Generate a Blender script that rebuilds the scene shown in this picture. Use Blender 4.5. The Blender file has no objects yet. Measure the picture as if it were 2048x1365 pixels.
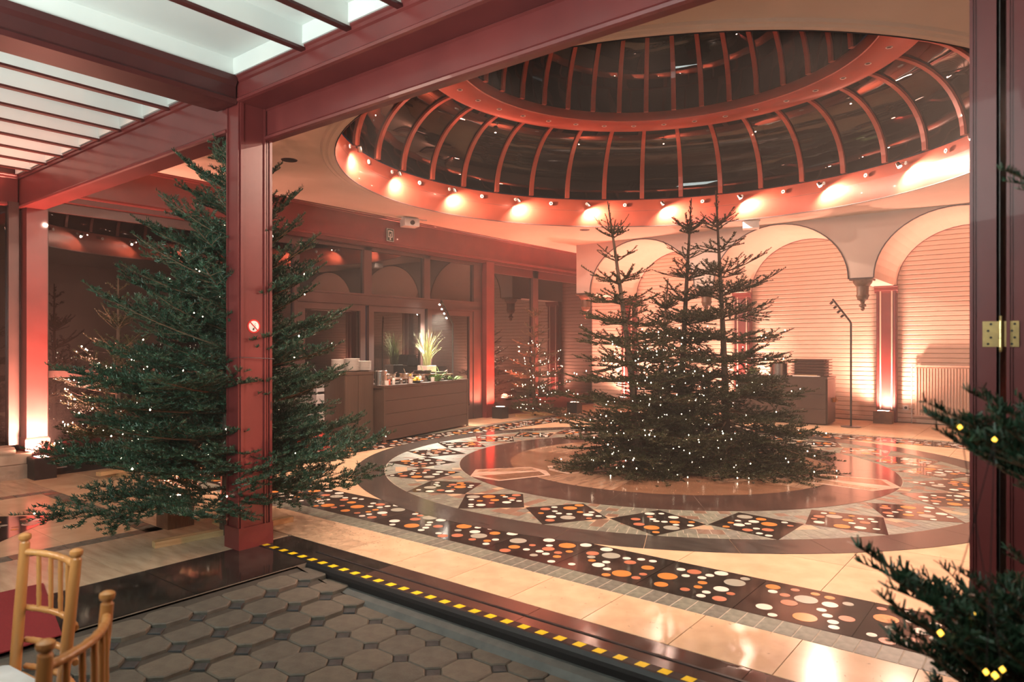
import bpy, bmesh, math, random
from mathutils import Vector, Matrix
R = math.radians
rnd = random.Random(7)
scene = bpy.context.scene
col = scene.collection

# ------------------------------------------------------------------ camera
FPX, CXP, HYP, CAMH, TH = 1379.3, 1013.1, 691.9, 1.5, 0.672
FW = Vector((-math.sin(TH), math.cos(TH), 0)); RT = Vector((math.cos(TH), math.sin(TH), 0))
cam_d = bpy.data.cameras.new('camera'); cam = bpy.data.objects.new('camera', cam_d); col.objects.link(cam)
cam.location = (0, 0, CAMH); cam.rotation_euler = (R(90), 0, TH)
cam_d.sensor_width = 36; cam_d.lens = FPX/2048*36
cam_d.shift_x = (1024-CXP)/2048; cam_d.shift_y = (HYP-682.5)/2048
cam_d.clip_start = .05
cam_d.dof.use_dof = True; cam_d.dof.focus_distance = 8.0; cam_d.dof.aperture_fstop = 3.2
scene.camera = cam
# ------------------------------------------------------------------ world, exposure
w = bpy.data.worlds.new('night'); scene.world = w; w.use_nodes = True
bg = w.node_tree.nodes['Background']; bg.inputs[0].default_value = (.010, .013, .02, 1); bg.inputs[1].default_value = 1.0
vs = scene.view_settings; vs.view_transform = 'Standard'; vs.look = 'None'; vs.gamma = 1; vs.use_curve_mapping = False
vs.exposure = 0.0
cy = scene.cycles
cy.max_bounces = 5; cy.diffuse_bounces = 2; cy.glossy_bounces = 3; cy.transmission_bounces = 4; cy.transparent_max_bounces = 8; cy.volume_bounces = 0
cy.sample_clamp_indirect = 4; cy.caustics_reflective = False; cy.caustics_refractive = False; cy.blur_glossy = 1.0
cy.use_denoising = True; cy.use_adaptive_sampling = True; cy.adaptive_threshold = .1; cy.adaptive_min_samples = 16; cy.use_light_tree = True
# ------------------------------------------------------------------ large lights (lamps of the front room and an added side fill, behind the camera)
def light(name, kind, loc, energy, colr, size=.1, target=None, spot=60, blend=.5, sy=None):
    d = bpy.data.lights.new(name, kind); d.energy = energy; d.color = colr
    if kind == 'AREA':
        d.size = size
        if sy: d.shape = 'RECTANGLE'; d.size_y = sy
    else: d.shadow_soft_size = size
    if kind == 'SPOT': d.spot_size = R(spot); d.spot_blend = blend
    o = bpy.data.objects.new(name, d); col.objects.link(o); o.location = loc
    if target is not None:
        o.rotation_euler = (Vector(target)-Vector(loc)).to_track_quat('-Z', 'Y').to_euler()
    return o
light('front_room_uplight', 'AREA', (-2.6, -.9, 1.9), 270, (.86, 1, .96), 3.2, (-3.4, .6, 3.6), sy=1.6)
light('front_room_lamp', 'AREA', (-.6, -1.6, 3.2), 36, (1, .93, .86), 1.2, (-3.2, 3.0, 1.2))

light('front_room_side_fill', 'AREA', (-7.6, -2.2, 3.1), 110, (1, .72, .56), 1.2, (-7.0, 1.8, 0))  # added fill to brighten the left floor, no known lamp stands there

# ------------------------------------------------------------------ helpers
def rgb(h):
    c = [int(h[i:i+2], 16)/255 for i in (0, 2, 4)]
    return tuple(x/12.92 if x <= .04045 else ((x+.055)/1.055)**2.4 for x in c)
M = {}
def mat(name, c, rough=.5, c2=None, scale=6., amt=.5, metal=0., bump=0., bscale=40., spec=.5, stretch=(1, 1, 1), detail=4., coat=0.):
    m = bpy.data.materials.new(name); m.use_nodes = True; nt = m.node_tree; b = nt.nodes['Principled BSDF']
    b.inputs['Roughness'].default_value = rough; b.inputs['Metallic'].default_value = metal
    b.inputs['Specular IOR Level'].default_value = spec; b.inputs['Coat Weight'].default_value = coat
    tc = nt.nodes.new('ShaderNodeTexCoord'); mp = nt.nodes.new('ShaderNodeMapping'); mp.inputs['Scale'].default_value = stretch
    nt.links.new(tc.outputs['Object'], mp.inputs[0])
    n = nt.nodes.new('ShaderNodeTexNoise'); n.inputs['Scale'].default_value = scale; n.inputs['Detail'].default_value = detail
    nt.links.new(mp.outputs[0], n.inputs['Vector'])
    mx = nt.nodes.new('ShaderNodeMix'); mx.data_type = 'RGBA'
    if c2 is None: c2 = tuple(x*(1-amt*.5) for x in c)
    mx.inputs[6].default_value = (*c, 1); mx.inputs[7].default_value = (*c2, 1)
    rp = nt.nodes.new('ShaderNodeMapRange'); rp.inputs[1].default_value = .35; rp.inputs[2].default_value = .65
    nt.links.new(n.outputs['Fac'], rp.inputs[0]); nt.links.new(rp.outputs[0], mx.inputs[0]); nt.links.new(mx.outputs[2], b.inputs['Base Color'])
    if bump:
        n2 = nt.nodes.new('ShaderNodeTexNoise'); n2.inputs['Scale'].default_value = bscale; n2.inputs['Detail'].default_value = 3
        nt.links.new(mp.outputs[0], n2.inputs['Vector'])
        bp = nt.nodes.new('ShaderNodeBump'); bp.inputs['Strength'].default_value = bump; bp.inputs['Distance'].default_value = .01
        nt.links.new(n2.outputs['Fac'], bp.inputs['Height']); nt.links.new(bp.outputs[0], b.inputs['Normal'])
    M[name] = m; return m
def emis(name, c, s):
    m = bpy.data.materials.new(name); m.use_nodes = True; nt = m.node_tree
    b = nt.nodes['Principled BSDF']; b.inputs['Base Color'].default_value = (*c, 1)
    b.inputs['Emission Color'].default_value = (*c, 1); b.inputs['Emission Strength'].default_value = s
    m.cycles.emission_sampling = 'NONE'
    M[name] = m; return m
def glass(name, tint, ior=1.9, rough=.0):
    m = bpy.data.materials.new(name); m.use_nodes = True; nt = m.node_tree
    nt.nodes.remove(nt.nodes['Principled BSDF']); out = nt.nodes['Material Output']
    tr = nt.nodes.new('ShaderNodeBsdfTransparent'); tr.inputs[0].default_value = (*tint, 1)
    gl = nt.nodes.new('ShaderNodeBsdfGlossy'); gl.inputs['Roughness'].default_value = rough; gl.inputs[0].default_value = (.95, .95, .95, 1)
    fr = nt.nodes.new('ShaderNodeFresnel'); fr.inputs[0].default_value = ior
    mx = nt.nodes.new('ShaderNodeMixShader')
    nt.links.new(fr.outputs[0], mx.inputs[0]); nt.links.new(tr.outputs[0], mx.inputs[1]); nt.links.new(gl.outputs[0], mx.inputs[2]); nt.links.new(mx.outputs[0], out.inputs[0])
    M[name] = m; return m

mat('red', (.150, .025, .023), .36, (.118, .019, .018), 3, bump=.03, bscale=25, coat=.15)
mat('red_dark', (.068, .013, .012), .4, scale=3)
mat('copper', (.29, .060, .034), .36, (.24, .047, .028), 2.5, metal=.15, coat=.1)
mat('cream_paint', (.62, .49, .40), .6, (.58, .455, .37), 2.0, bump=.02, bscale=60)
mat('white_paint', (.74, .74, .70), .5, (.68, .69, .66), 2.0, bump=.02)
mat('spandrel', (.62, .52, .45), .6, (.58, .48, .42), 2.)
mat('board', (.68, .52, .42), .45, (.62, .47, .37), 1.5, stretch=(1, 1, 8))
mat('line_dark', (.05, .03, .03), .5)
mat('frame_dark', (.060, .030, .026), .4, scale=3)
mat('grout', (.20, .16, .12), .8)
mat('grout_pale', (.40, .36, .29), .8, (.32, .29, .23), 20)
mat('cream_stone', (.66, .48, .31), .16, (.58, .40, .25), 4.5, detail=8, spec=.5)
mat('cream_stone_2', (.62, .44, .28), .18, (.52, .36, .23), 6, detail=8)
mat('travertine', (.50, .38, .26), .22, (.36, .26, .17), 3, stretch=(1, 5, 1), detail=9)
mat('dark_stone', (.036, .032, .029), .17, (.06, .053, .046), 3, stretch=(1, 6, 1), detail=8)
mat('black_stone', (.016, .014, .013), .09, (.035, .028, .024), 5, detail=8)
mat('brick_grey', (.105, .118, .090), .5, (.18, .195, .15), 20, detail=6, bump=.05)
mat('brick_grey_2', (.080, .088, .070), .5, (.15, .155, .125), 22, detail=6, bump=.05)
mat('brick_cream', (.42, .31, .20), .3, (.38, .28, .18), 20, detail=6)
mat('brick_brown', (.16, .11, .075), .35, (.16, .10, .07), 20, detail=6)
mat('disc_dark', (.075, .045, .036), .14, (.05, .032, .027), 3, detail=8)
mat('disc_brown', (.22, .12, .07), .18, (.14, .075, .045), 2.2, stretch=(1, 4, 1), detail=9)
mat('disc_light', (.34, .22, .14), .2, (.20, .12, .08), 3, stretch=(5, 1, 1), detail=9)
mat('marble_pale', (.56, .42, .33), .18, (.40, .27, .20), 6, detail=9)
mat('dot_white', (.80, .74, .66), .2, (.66, .60, .52), 30)
mat('dot_orange', (.60, .24, .06), .2, (.48, .17, .04), 30)
mat('dot_pink', (.50, .19, .10), .22, (.34, .12, .07), 35)
mat('dot_green', (.20, .22, .17), .22, (.42, .42, .36), 45, detail=8)
mat('paver', (.092, .082, .064), .75, (.066, .058, .046), 14, detail=8, bump=.25, bscale=90)
mat('paver_2', (.108, .093, .070), .75, (.08, .068, .052), 14, detail=8, bump=.25, bscale=90)
mat('paver_dot', (.022, .022, .023), .75, (.04, .039, .037), 20, bump=.2, bscale=90)
mat('kerb_grey', (.060, .066, .062), .6, (.09, .095, .088), 12, detail=7, bump=.1)
mat('soil', (.045, .037, .028), .9, scale=30)
mat('rubber', (.008, .009, .010), .45)
mat('tape_yellow', (.84, .58, .015), .35, (.78, .53, .012), 20)
mat('tape_black', (.012, .012, .012), .35)
mat('metal_grey', (.16, .16, .16), .4, metal=.7, scale=20)
mat('steel', (.62, .60, .57), .22, metal=1, scale=5, amt=.1)
mat('brass', (.52, .38, .16), .32, (.42, .31, .14), 40, metal=.85)
mat('carpet', (.20, .010, .014), .95, (.15, .008, .010), 200, bump=.3, bscale=400)
mat('bark', (.10, .062, .038), .85, (.055, .036, .024), 30, stretch=(1, 1, .2), bump=.4, bscale=60)
mat('twig', (.14, .080, .040), .8, (.09, .05, .026), 30)
mat('needle', (.018, .050, .028), .42, (.032, .078, .040), 7, detail=2, spec=.4)
mat('needle_olive', (.026, .036, .014), .45, (.042, .048, .018), 7, detail=2, spec=.35)
mat('pine_wood', (.50, .34, .17), .6, (.40, .25, .11), 4, stretch=(1, 14, 14), detail=6)
mat('cafe_wood', (.52, .24, .075), .33, (.42, .17, .05), 9, stretch=(1, 1, .12), detail=5, coat=.2)
mat('cushion', (.70, .72, .72), .8, bump=.1, bscale=200)
mat('counter', (.060, .036, .025), .45, (.046, .027, .019), 4, stretch=(1, .15, 1), detail=6)
mat('counter_vert', (.068, .043, .030), .45, (.050, .031, .022), 5, stretch=(5, 5, .2), detail=6)
mat('porcelain', (.80, .77, .72), .2, scale=4, amt=.08)
mat('black_metal', (.018, .017, .017), .4)
mat('dark_pan', (.04, .035, .032), .35, metal=.5)
mat('wood_dark', (.16, .085, .045), .5, (.10, .05, .026), 10, stretch=(1, 6, 1))
mat('lemon', (.75, .48, .04), .45)
mat('herb', (.08, .16, .035), .6, (.13, .22, .06), 20)
mat('tomato', (.55, .08, .03), .3)
mat('reed', (.34, .40, .16), .6, (.42, .44, .22), 6)
mat('pot_white', (.72, .60, .52), .5)
mat('grey_plastic', (.42, .41, .40), .5)
mat('plastic_white', (.72, .70, .66), .45)
mat('sign_green', (.010, .040, .030), .35)
mat('sign_white', (.82, .80, .76), .4)
mat('sign_red', (.60, .02, .015), .35)
mat('stone_block', (.42, .32, .24), .8, (.30, .22, .16), 7, detail=8, bump=.5, bscale=14)
mat('wicker', (.075, .030, .020), .55, (.12, .05, .03), 60, bump=.4, bscale=120)
mat('terracotta', (.34, .10, .05), .7)
mat('red_plastic', (.62, .03, .02), .4)
mat('candle_glass', (.70, .68, .62), .15)
mat('flower_orange', (.7, .28, .03), .6)
glass('window_glass', (.08, .08, .09), 1.7)
glass('dome_glass', (.08, .08, .09), 1.45)
emis('bulb_warm', (1, .82, .58), 13)
emis('bulb_gold', (1, .55, .06), 4)
emis('lamp_hot', (1, .90, .76), 60)
emis('led_pink', (1, .60, .45), 25)
emis('candle_glow', (1, .85, .62), 2.2)

class MB:
    def __init__(s): s.v = []; s.f = []; s.m = []; s.k = 0
    def add(s, vs_, fs):
        o = len(s.v); s.v += [tuple(p) for p in vs_]; s.f += [tuple(i+o for i in f) for f in fs]; s.m += [s.k]*len(fs); return s
    def mi(s, k): s.k = k; return s
    def box(s, x0, x1, y0, y1, z0, z1):
        return s.add([(x0, y0, z0), (x1, y0, z0), (x1, y1, z0), (x0, y1, z0), (x0, y0, z1), (x1, y0, z1), (x1, y1, z1), (x0, y1, z1)],
                     [(0, 3, 2, 1), (4, 5, 6, 7), (0, 1, 5, 4), (1, 2, 6, 5), (2, 3, 7, 6), (3, 0, 4, 7)])
    def prism(s, poly, z0, z1, inset=0.):
        n = len(poly); top = poly
        if inset:
            cx = sum(p[0] for p in poly)/n; cyy = sum(p[1] for p in poly)/n
            top = []
            for p in poly:
                d = math.hypot(p[0]-cx, p[1]-cyy); k = (d-inset)/d; top.append((cx+(p[0]-cx)*k, cyy+(p[1]-cyy)*k))
            zc = z1-inset
            vv = [(p[0], p[1], z0) for p in poly]+[(p[0], p[1], zc) for p in poly]+[(p[0], p[1], z1) for p in top]
            ff = [tuple(range(2*n, 3*n)), tuple(reversed(range(n)))]
            for a in range(2):
                for i in range(n): j = (i+1) % n; ff.append((a*n+i, a*n+j, a*n+n+j, a*n+n+i))
            return s.add(vv, ff)
        vv = [(p[0], p[1], z0) for p in poly]+[(p[0], p[1], z1) for p in poly]
        ff = [tuple(range(n, 2*n)), tuple(reversed(range(n)))]+[(i, (i+1) % n, n+(i+1) % n, n+i) for i in range(n)]
        return s.add(vv, ff)
    def tube(s, pts, rad, n=8, cap=True):
        pts = [Vector(p) for p in pts]
        if not isinstance(rad, (list, tuple)): rad = [rad]*len(pts)
        vv = []; ff = []; up = None
        for i, p in enumerate(pts):
            t = (pts[min(i+1, len(pts)-1)]-pts[max(i-1, 0)])
            if t.length < 1e-9: t = Vector((0, 0, 1))
            t.normalize()
            if up is None: up = Vector((1, 0, 0)) if abs(t.x) < .8 else Vector((0, 1, 0))
            a = (up-t*up.dot(t)); a.normalize(); b = t.cross(a); up = a
            for k in range(n):
                g = 2*math.pi*k/n; vv.append(p+(a*math.cos(g)+b*math.sin(g))*rad[i])
        for i in range(len(pts)-1):
            for k in range(n): ff.append((i*n+k, i*n+(k+1) % n, (i+1)*n+(k+1) % n, (i+1)*n+k))
        if cap: ff += [tuple(reversed(range(n))), tuple(range((len(pts)-1)*n, len(pts)*n))]
        return s.add(vv, ff)
    def lathe(s, prof, n=20, c=(0, 0, 0), a0=0., a1=360., cap=True):
        full = abs(a1-a0-360) < 1e-6; m = n if full else n+1
        vv = []
        for (r, z) in prof:
            for k in range(m):
                g = R(a0+(a1-a0)*k/n); vv.append((c[0]+r*math.cos(g), c[1]+r*math.sin(g), c[2]+z))
        ff = []
        for i in range(len(prof)-1):
            for k in range(n): j = (k+1) % m; ff.append((i*m+k, i*m+j, (i+1)*m+j, (i+1)*m+k))
        if cap and full: ff += [tuple(reversed(range(m))), tuple(range((len(prof)-1)*m, len(prof)*m))]
        return s.add(vv, ff)
    def sweep(s, prof, p0, p1, nrm, up=(0, 0, 1)):
        """profile [(out, height)] extruded from p0 to p1; out is along nrm"""
        p0 = Vector(p0); p1 = Vector(p1); nrm = Vector(nrm); up = Vector(up); n = len(prof)
        vv = [p+nrm*a+up*b for p in (p0, p1) for (a, b) in prof]
        ff = [(i, (i+1) % n, n+(i+1) % n, n+i) for i in range(n)]+[tuple(reversed(range(n))), tuple(range(n, 2*n))]
        return s.add(vv, ff)
    def mesh(s, name, mats, smooth=False):
        me = bpy.data.meshes.new(name); me.from_pydata(s.v, [], s.f)
        for k in (mats if isinstance(mats, (list, tuple)) else [mats]): me.materials.append(M[k])
        if max(s.m, default=0) > 0: me.polygons.foreach_set('material_index', s.m)
        me.update()
        bm = bmesh.new(); bm.from_mesh(me); bmesh.ops.recalc_face_normals(bm, faces=bm.faces); bm.to_mesh(me); bm.free()
        if smooth: me.polygons.foreach_set('use_smooth', [True]*len(me.polygons)); me.set_sharp_from_angle(angle=R(42))
        return me
    def build(s, name, mats, parent=None, loc=None, smooth=False, world=False, auto=None):
        if world and parent is not None:
            L = parent.matrix_basis.translation; s.v = [(p[0]-L.x, p[1]-L.y, p[2]-L.z) for p in s.v]
        elif world and loc is not None:
            s.v = [(p[0]-loc[0], p[1]-loc[1], p[2]-loc[2]) for p in s.v]
        me = s.mesh(name, mats, smooth)
        o = bpy.data.objects.new(name, me); col.objects.link(o)
        if parent: o.parent = parent
        if loc is not None: o.location = loc
        return o
def inst(name, me, parent=None, loc=(0, 0, 0), rot=None, scale=None, m4=None):
    o = bpy.data.objects.new(name, me); col.objects.link(o)
    if parent: o.parent = parent
    if m4 is not None: o.matrix_basis = m4
    else:
        o.location = loc
        if rot: o.rotation_euler = rot
        if scale: o.scale = scale
    return o
def tag(o, label=None, cat=None, group=None, kind=None):
    if label: o['label'] = label
    if cat: o['category'] = cat
    if group: o['group'] = group
    if kind: o['kind'] = kind
    return o
def struct(o, label=None): o['kind'] = 'structure'; return tag(o, label)
def thing(name, label, cat, loc=(0, 0, 0), rz=0., group=None):
    o = bpy.data.objects.new(name, None); col.objects.link(o); o.location = loc; o.rotation_euler = (0, 0, rz); o.empty_display_size = .1
    return tag(o, label, cat, group)
def P(px, py, d):
    """point seen at a pixel of the photograph at forward distance d"""
    p = FW*d+RT*((px-CXP)/FPX*d); return Vector((p.x, p.y, CAMH+(HYP-py)/FPX*d))

# ================================================================== STRUCTURE
CX0, CY0 = -3.93, 8.235            # floor rosette centre
DX, DY = -4.094, 8.304             # dome centre
CEIL = 3.78
YA, YB = 13.2, 15.4                # arcade face, boarded wall
XG = -9.40                         # glass wall
SILL_Y0, SILL_Y1 = 2.90, 3.21

# ---- floors
floor = struct(MB().box(-12, 4, 2.92, YB+.2, -.20, -.008).build('floor', 'grout'), 'polished stone hall floor with a round inlaid rosette')
floor_l = struct(MB().box(-12, -4.75, -4, 2.92, -.20, -.008).build('floor_west', 'grout'), 'cream stone floor beside the glass wall')
floor_p = struct(MB().add([(x, y, z) for y in (-4, 2.80) for x, z in ((-4.06, -.011), (-4.15, -.011), (-3.25, -.126), (5, -.126), (5, -.3), (-4.06, -.3))], [(0, 1, 7, 6), (1, 2, 8, 7), (2, 3, 9, 8), (3, 4, 10, 9), (4, 5, 11, 10), (5, 0, 6, 11), (0, 5, 4, 3, 2, 1), (6, 7, 8, 9, 10, 11)]).build('floor_paved', 'soil'), 'lower floor paved with grey octagons and small dark squares')
def inview(x, y, z=0, m=60):
    p = Vector((x, y, 0)); d = p.dot(FW)
    if d < .3: return False
    px = CXP+FPX*p.dot(RT)/d; py = HYP-FPX*(z-CAMH)/d
    return -m < px < 2048+m and -m < py < 1365+m
# octagon pavers
pitch, c = .234, .052; h = pitch/2-.003
octp = [(-h+c, -h), (h-c, -h), (h, -h+c), (h, h-c), (h-c, h), (-h+c, h), (-h, h-c), (-h, -h+c)]
oct_me = [MB().prism(octp, -.06, 0, .006).mesh('octagon_paver', k) for k in ('paver', 'paver_2')]
q = c-.004
dot_me = MB().prism([(-q, 0), (0, -q), (q, 0), (0, q)], -.06, 0, .004).mesh('square_paver', 'paver_dot')
def zpav(x, y): return -.115*max(0., min(1., (x+4.15)/.9))
for i in range(-1, 20):
    for j in range(-14, 3):
        x = -3.935+pitch*i; y = 2.565+pitch*(j-1)
        if x > -4.05 and y < 2.82 and inview(x, y, 0, 150):
            inst('octagon_paver', oct_me[rnd.random() < .45], floor_p, (x, y, zpav(x, y)+rnd.uniform(-.003, .003)), (R(rnd.uniform(-.6, .6)), R(rnd.uniform(-.6, .6)), 0))
        x2 = x-pitch/2; y2 = y-pitch/2
        if x2 > -4.0 and y2 < 2.74 and inview(x2, y2, 0, 100):
            inst('square_paver', dot_me, floor_p, (x2, y2, zpav(x2, y2)-.004+rnd.uniform(-.003, .002)))
# cement edging along the paving
struct(MB().sweep([(-.03, -.14), (-.03, .045), (.01, .045), (.05, .030), (.075, .0), (.085, -.14)], (-4.0, 2.86, -.115), (1.2, 2.86, -.115), (0, -1, 0)).build('kerb', 'kerb_grey'), 'grey cement edging below the black step nosing')
# dark stone band left of the paving
band = struct(MB().box(-4.75, -4.06, -3, 2.90, -.20, -.006).build('floor_band', 'grout'), 'dark polished stone band between the cream floor and the paving')
yy = [-3, -1.2, .15, 1.12, 2.09, 2.895]
for a, b_ in zip(yy, yy[1:]): MB().box(-4.745, -4.062, a+.003, b_-.003, -.02, 0).build('slab', 'black_stone', band)
# sill slabs
sill = struct(MB().box(-4.74, 1.2, SILL_Y0, SILL_Y1-.002, -.20, -.006).build('sill', 'grout'), 'dark stone threshold of the wide folding door opening')
xs = [-4.72, -3.55, -2.3, -1.1, .1, 1.2]
for a, b_ in zip(xs, xs[1:]): MB().box(a+.002, b_-.002, SILL_Y0+.002, SILL_Y1-.004, -.03, 0).build('slab', 'black_stone' if a < -3.6 else 'disc_dark', sill)
t = tag(MB().box(-4.2, 1.1, 3.055, 3.072, -.002, .004).build('door_track', 'rubber'), 'thin dark metal door track set in the stone threshold', 'door track')
# black rubber nosing with hazard tape
nos = tag(MB().sweep([(-.004, .004), (.012, .003), (.028, -.015), (.032, -.035), (.030, -.072), (-.004, -.08)], (-4.70, SILL_Y0, 0), (1.2, SILL_Y0, 0), (0, -1, 0)).build('step_nosing', 'rubber'), 'black rubber nosing along the edge of the stone threshold', 'step edge')
tape = thing('hazard_tape', 'yellow and black hazard tape along the step edge', 'tape', (-4.70, 2.93, .001))
MB().box(0, 5.6, -.026, .030, 0, .0012).build('backing', 'tape_black', tape)
ymesh = MB().add([(0, -.024, .0022), (.052, -.024, .0022), (.060, .026, .0022), (.008, .026, .0022), (0, -.024, .001), (.052, -.024, .001), (.060, .026, .001), (.008, .026, .001)],
                 [(0, 1, 2, 3), (4, 7, 6, 5), (0, 4, 5, 1), (1, 5, 6, 2), (2, 6, 7, 3), (3, 7, 4, 0)]).mesh('yellow_stripe', 'tape_yellow')
for k in range(38): inst('yellow_stripe', ymesh, tape, (.02+.116*k, 0, 0))

# cream hall tiles
def rect_tile(x0, x1, y0, y1, m, par, z=0., nm='tile', g=.002):
    cx_, cy_ = (x0+x1)/2, (y0+y1)/2
    return MB().box(x0-cx_+g, x1-cx_-g, y0-cy_+g, y1-cy_-g, -.012, 0).build(nm, m, par, (cx_, cy_, z))
XI0, XI1, YI0, YI1 = CX0-3.745, CX0+3.745, 4.49, CY0+3.745     # inner edge of dotted frame
XO0, XO1, YO0, YO1 = XI0-.61, XI1+.61, 3.88, YI1+.61           # outer edge
BW = .19
x = -9.2
while x < 1.3:                                                  # row between sill and brick strip
    rect_tile(x, x+.512, SILL_Y1, YO0-BW, 'cream_stone' if rnd.random() < .6 else 'cream_stone_2', floor); x += .512
def tile_grid(x0, x1, y0, y1, sx, sy, test=None):
    nx = max(1, round((x1-x0)/sx)); ny = max(1, round((y1-y0)/sy)); sx = (x1-x0)/nx; sy = (y1-y0)/ny
    for i in range(nx):
        for j in range(ny):
            a, b_, e, f_ = x0+i*sx, x0+(i+1)*sx, y0+j*sy, y0+(j+1)*sy
            if test and not test(a, b_, e, f_): continue
            if not (inview(a, e) or inview(b_, e) or inview(a, f_) or inview(b_, f_)): continue
            rect_tile(a, b_, e, f_, 'cream_stone' if rnd.random() < .6 else 'cream_stone_2', floor)
far_out = lambda a, b_, e, f_: max(math.hypot(px-CX0, py-CY0) for px in (a, b_) for py in (e, f_)) > 3.8
tile_grid(XI0, XI1, YI0, YI1, .94, .62, far_out)                # corners between rosette and frame
tile_grid(-9.35, XO0-BW, SILL_Y1+.48, YB-.05, .45, .9)          # by the glass wall
tile_grid(XO0-BW, 2.0, YO1+BW, YB-.05, .94, .8)                 # towards the boarded wall
# bricks of the frame
def brick(x0, x1, y0, y1, par=floor, z=.0005):
    return rect_tile(x0, x1, y0, y1, rnd.choice(['brick_grey', 'brick_grey_2', 'brick_grey']), par, z, 'brick', .004)
MB().box(XO0-.4, XO1+.1, YO0-BW, YO0, -.012, -.0006).build('brick_bed', 'grout_pale', floor)
n = 0; x = XO0-.4
while x < XO1+.1:
    wd = .0965
    if inview(x, 3.78): brick(x, x+wd, YO0-BW, YO0)
    x += wd
mb = MB()
def strip_bricks(mb, x0, x1, y0, y1, along):
    L = (x1-x0) if along == 'x' else (y1-y0); n = round(L/.108)
    for k in range(n):
        mb.mi(rnd.choice([0, 1]))
        if along == 'x': mb.box(x0+k*L/n+.004, x0+(k+1)*L/n-.004, y0+.004, y1-.004, -.012, .0005)
        else: mb.box(x0+.004, x1-.004, y0+k*L/n+.004, y0+(k+1)*L/n-.004, -.012, .0005)
strip_bricks(mb, XO0-BW, XO0, YO0-BW, YO1+BW, 'y'); strip_bricks(mb, XO0, XO1, YO1, YO1+BW, 'x'); strip_bricks(mb, XO1, XO1+BW, YO0, YO1, 'y')
tag(mb.build('bricks', ['brick_grey', 'brick_grey_2'], floor), kind='stuff')

# dotted tiles
DOTS = [('dot_orange', .064), ('dot_green', .066), ('dot_white', .046), ('dot_pink', .047), ('dot_orange', .044), ('dot_white', .044), ('dot_pink', .042),
        ('dot_white', .028), ('dot_white', .028), ('dot_white', .027), ('dot_orange', .027), ('dot_pink', .026), ('dot_white', .028), ('dot_green', .03), ('dot_white', .026), ('dot_orange', .03), ('dot_white', .029), ('dot_pink', .03)]
disc_me = {}
for k in ('dot_orange', 'dot_green', 'dot_white', 'dot_pink'):
    disc_me[k] = MB().prism([(math.cos(2*math.pi*i/20), math.sin(2*math.pi*i/20)) for i in range(20)], 0, .0015).mesh('dot', k)
def inpoly(poly, x, y, marg):
    n = len(poly)
    for i in range(n):
        (x0, y0), (x1, y1) = poly[i], poly[(i+1) % n]; L = math.hypot(x1-x0, y1-y0)
        if ((x1-x0)*(y-y0)-(y1-y0)*(x-x0))/L < marg: return False
    return True
def scatter(poly, seed, kinds):
    rr = random.Random(seed); out = []
    xs_ = [p[0] for p in poly]; ys_ = [p[1] for p in poly]
    for k, r in kinds:
        for tr in range(220):
            x, y = rr.uniform(min(xs_), max(xs_)), rr.uniform(min(ys_), max(ys_))
            if inpoly(poly, x, y, r+.012) and all(math.hypot(x-a, y-b_) > r+s+.011 for a, b_, s, _ in out): out.append((x, y, r, k)); break
    return out
def dotted(poly, z, seed, single, kinds=DOTS, m='black_stone'):
    n = len(poly); cx_ = sum(p[0] for p in poly)/n; cy_ = sum(p[1] for p in poly)/n; pl = [(p[0]-cx_, p[1]-cy_) for p in poly]
    tl = MB().prism(pl, -.012, 0).build('dotted_tile', m, floor, (cx_, cy_, z))
    ds = scatter(pl, seed, kinds)
    if single:
        for x, y, r, k in ds: inst('dot', disc_me[k], tl, (x, y, 0), None, (r, r, .8))
    else:
        mb = MB(); ks = ['dot_orange', 'dot_green', 'dot_white', 'dot_pink']
        for x, y, r, k in ds:
            mb.mi(ks.index(k)).prism([(x+r*math.cos(2*math.pi*i/14), y+r*math.sin(2*math.pi*i/14)) for i in range(14)], 0, .0012)
        tag(mb.build('dots', ks, tl), kind='stuff')
def sq(x0, x1, y0, y1, g=.002): return [(x0+g, y0+g), (x1-g, y0+g), (x1-g, y1-g), (x0+g, y1-g)]
nt_ = 14; st = (XO1-XO0)/nt_
for i in range(nt_):
    a = XO0+i*st; b_ = a+st
    dotted(sq(a, b_, YO0, YI0), .001, 100+i % 5, -5.2 < a < -.9)
    dotted(sq(a, b_, YI1, YO1), .001, 200+i % 5, False)
ys_ = (YI1-YI0)/12
for j in range(12):
    a = YI0+j*ys_; dotted(sq(XO0, XI0, a, a+ys_), .001, 300+j % 5, False)
    if j < 12: dotted(sq(XI1, XO1, a, a+ys_), .001, 400+j % 5, False)
# rosette
def pol(r, a): return (CX0+r*math.cos(R(a)), CY0+r*math.sin(R(a)))
def sector(r0, r1, a0, a1, n=6, g=0.):
    ga0 = math.degrees(g/r0) if r0 > .05 else 0; ga1 = math.degrees(g/r1)
    o = [pol(r1, a0+ga1+(a1-a0-2*ga1)*k/n) for k in range(n+1)]
    i_ = [pol(r0, a1-ga0-(a1-a0-2*ga0)*k/n) for k in range(n+1)] if r0 > .01 else [(CX0, CY0)]
    return o+i_
def ring(r0, r1, num, off, m, z, nm='ring_slab', skip=None):
    for k in range(num):
        a0 = off+360/num*k
        MB().prism(sector(r0, r1, a0, a0+360/num, 5, .0018), -.01, z).build(nm, m if isinstance(m, str) else m[k % len(m)], floor)
ring(3.57, 3.93, 36, 3.2, 'dark_stone', .0025)
MB().prism(sector(2.60, 3.57, 0, 360, 96)[:97], -.01, .0008).build('rosette_bed', 'grout_pale', floor)
mb = MB()
for k in range(280):                                            # brick border of the star field
    a0 = 360/280*k; mb.mi(rnd.choice([0, 0, 1])).prism(sector(3.44, 3.562, a0, a0+360/280, 1, .003), 0, .0022)
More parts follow.
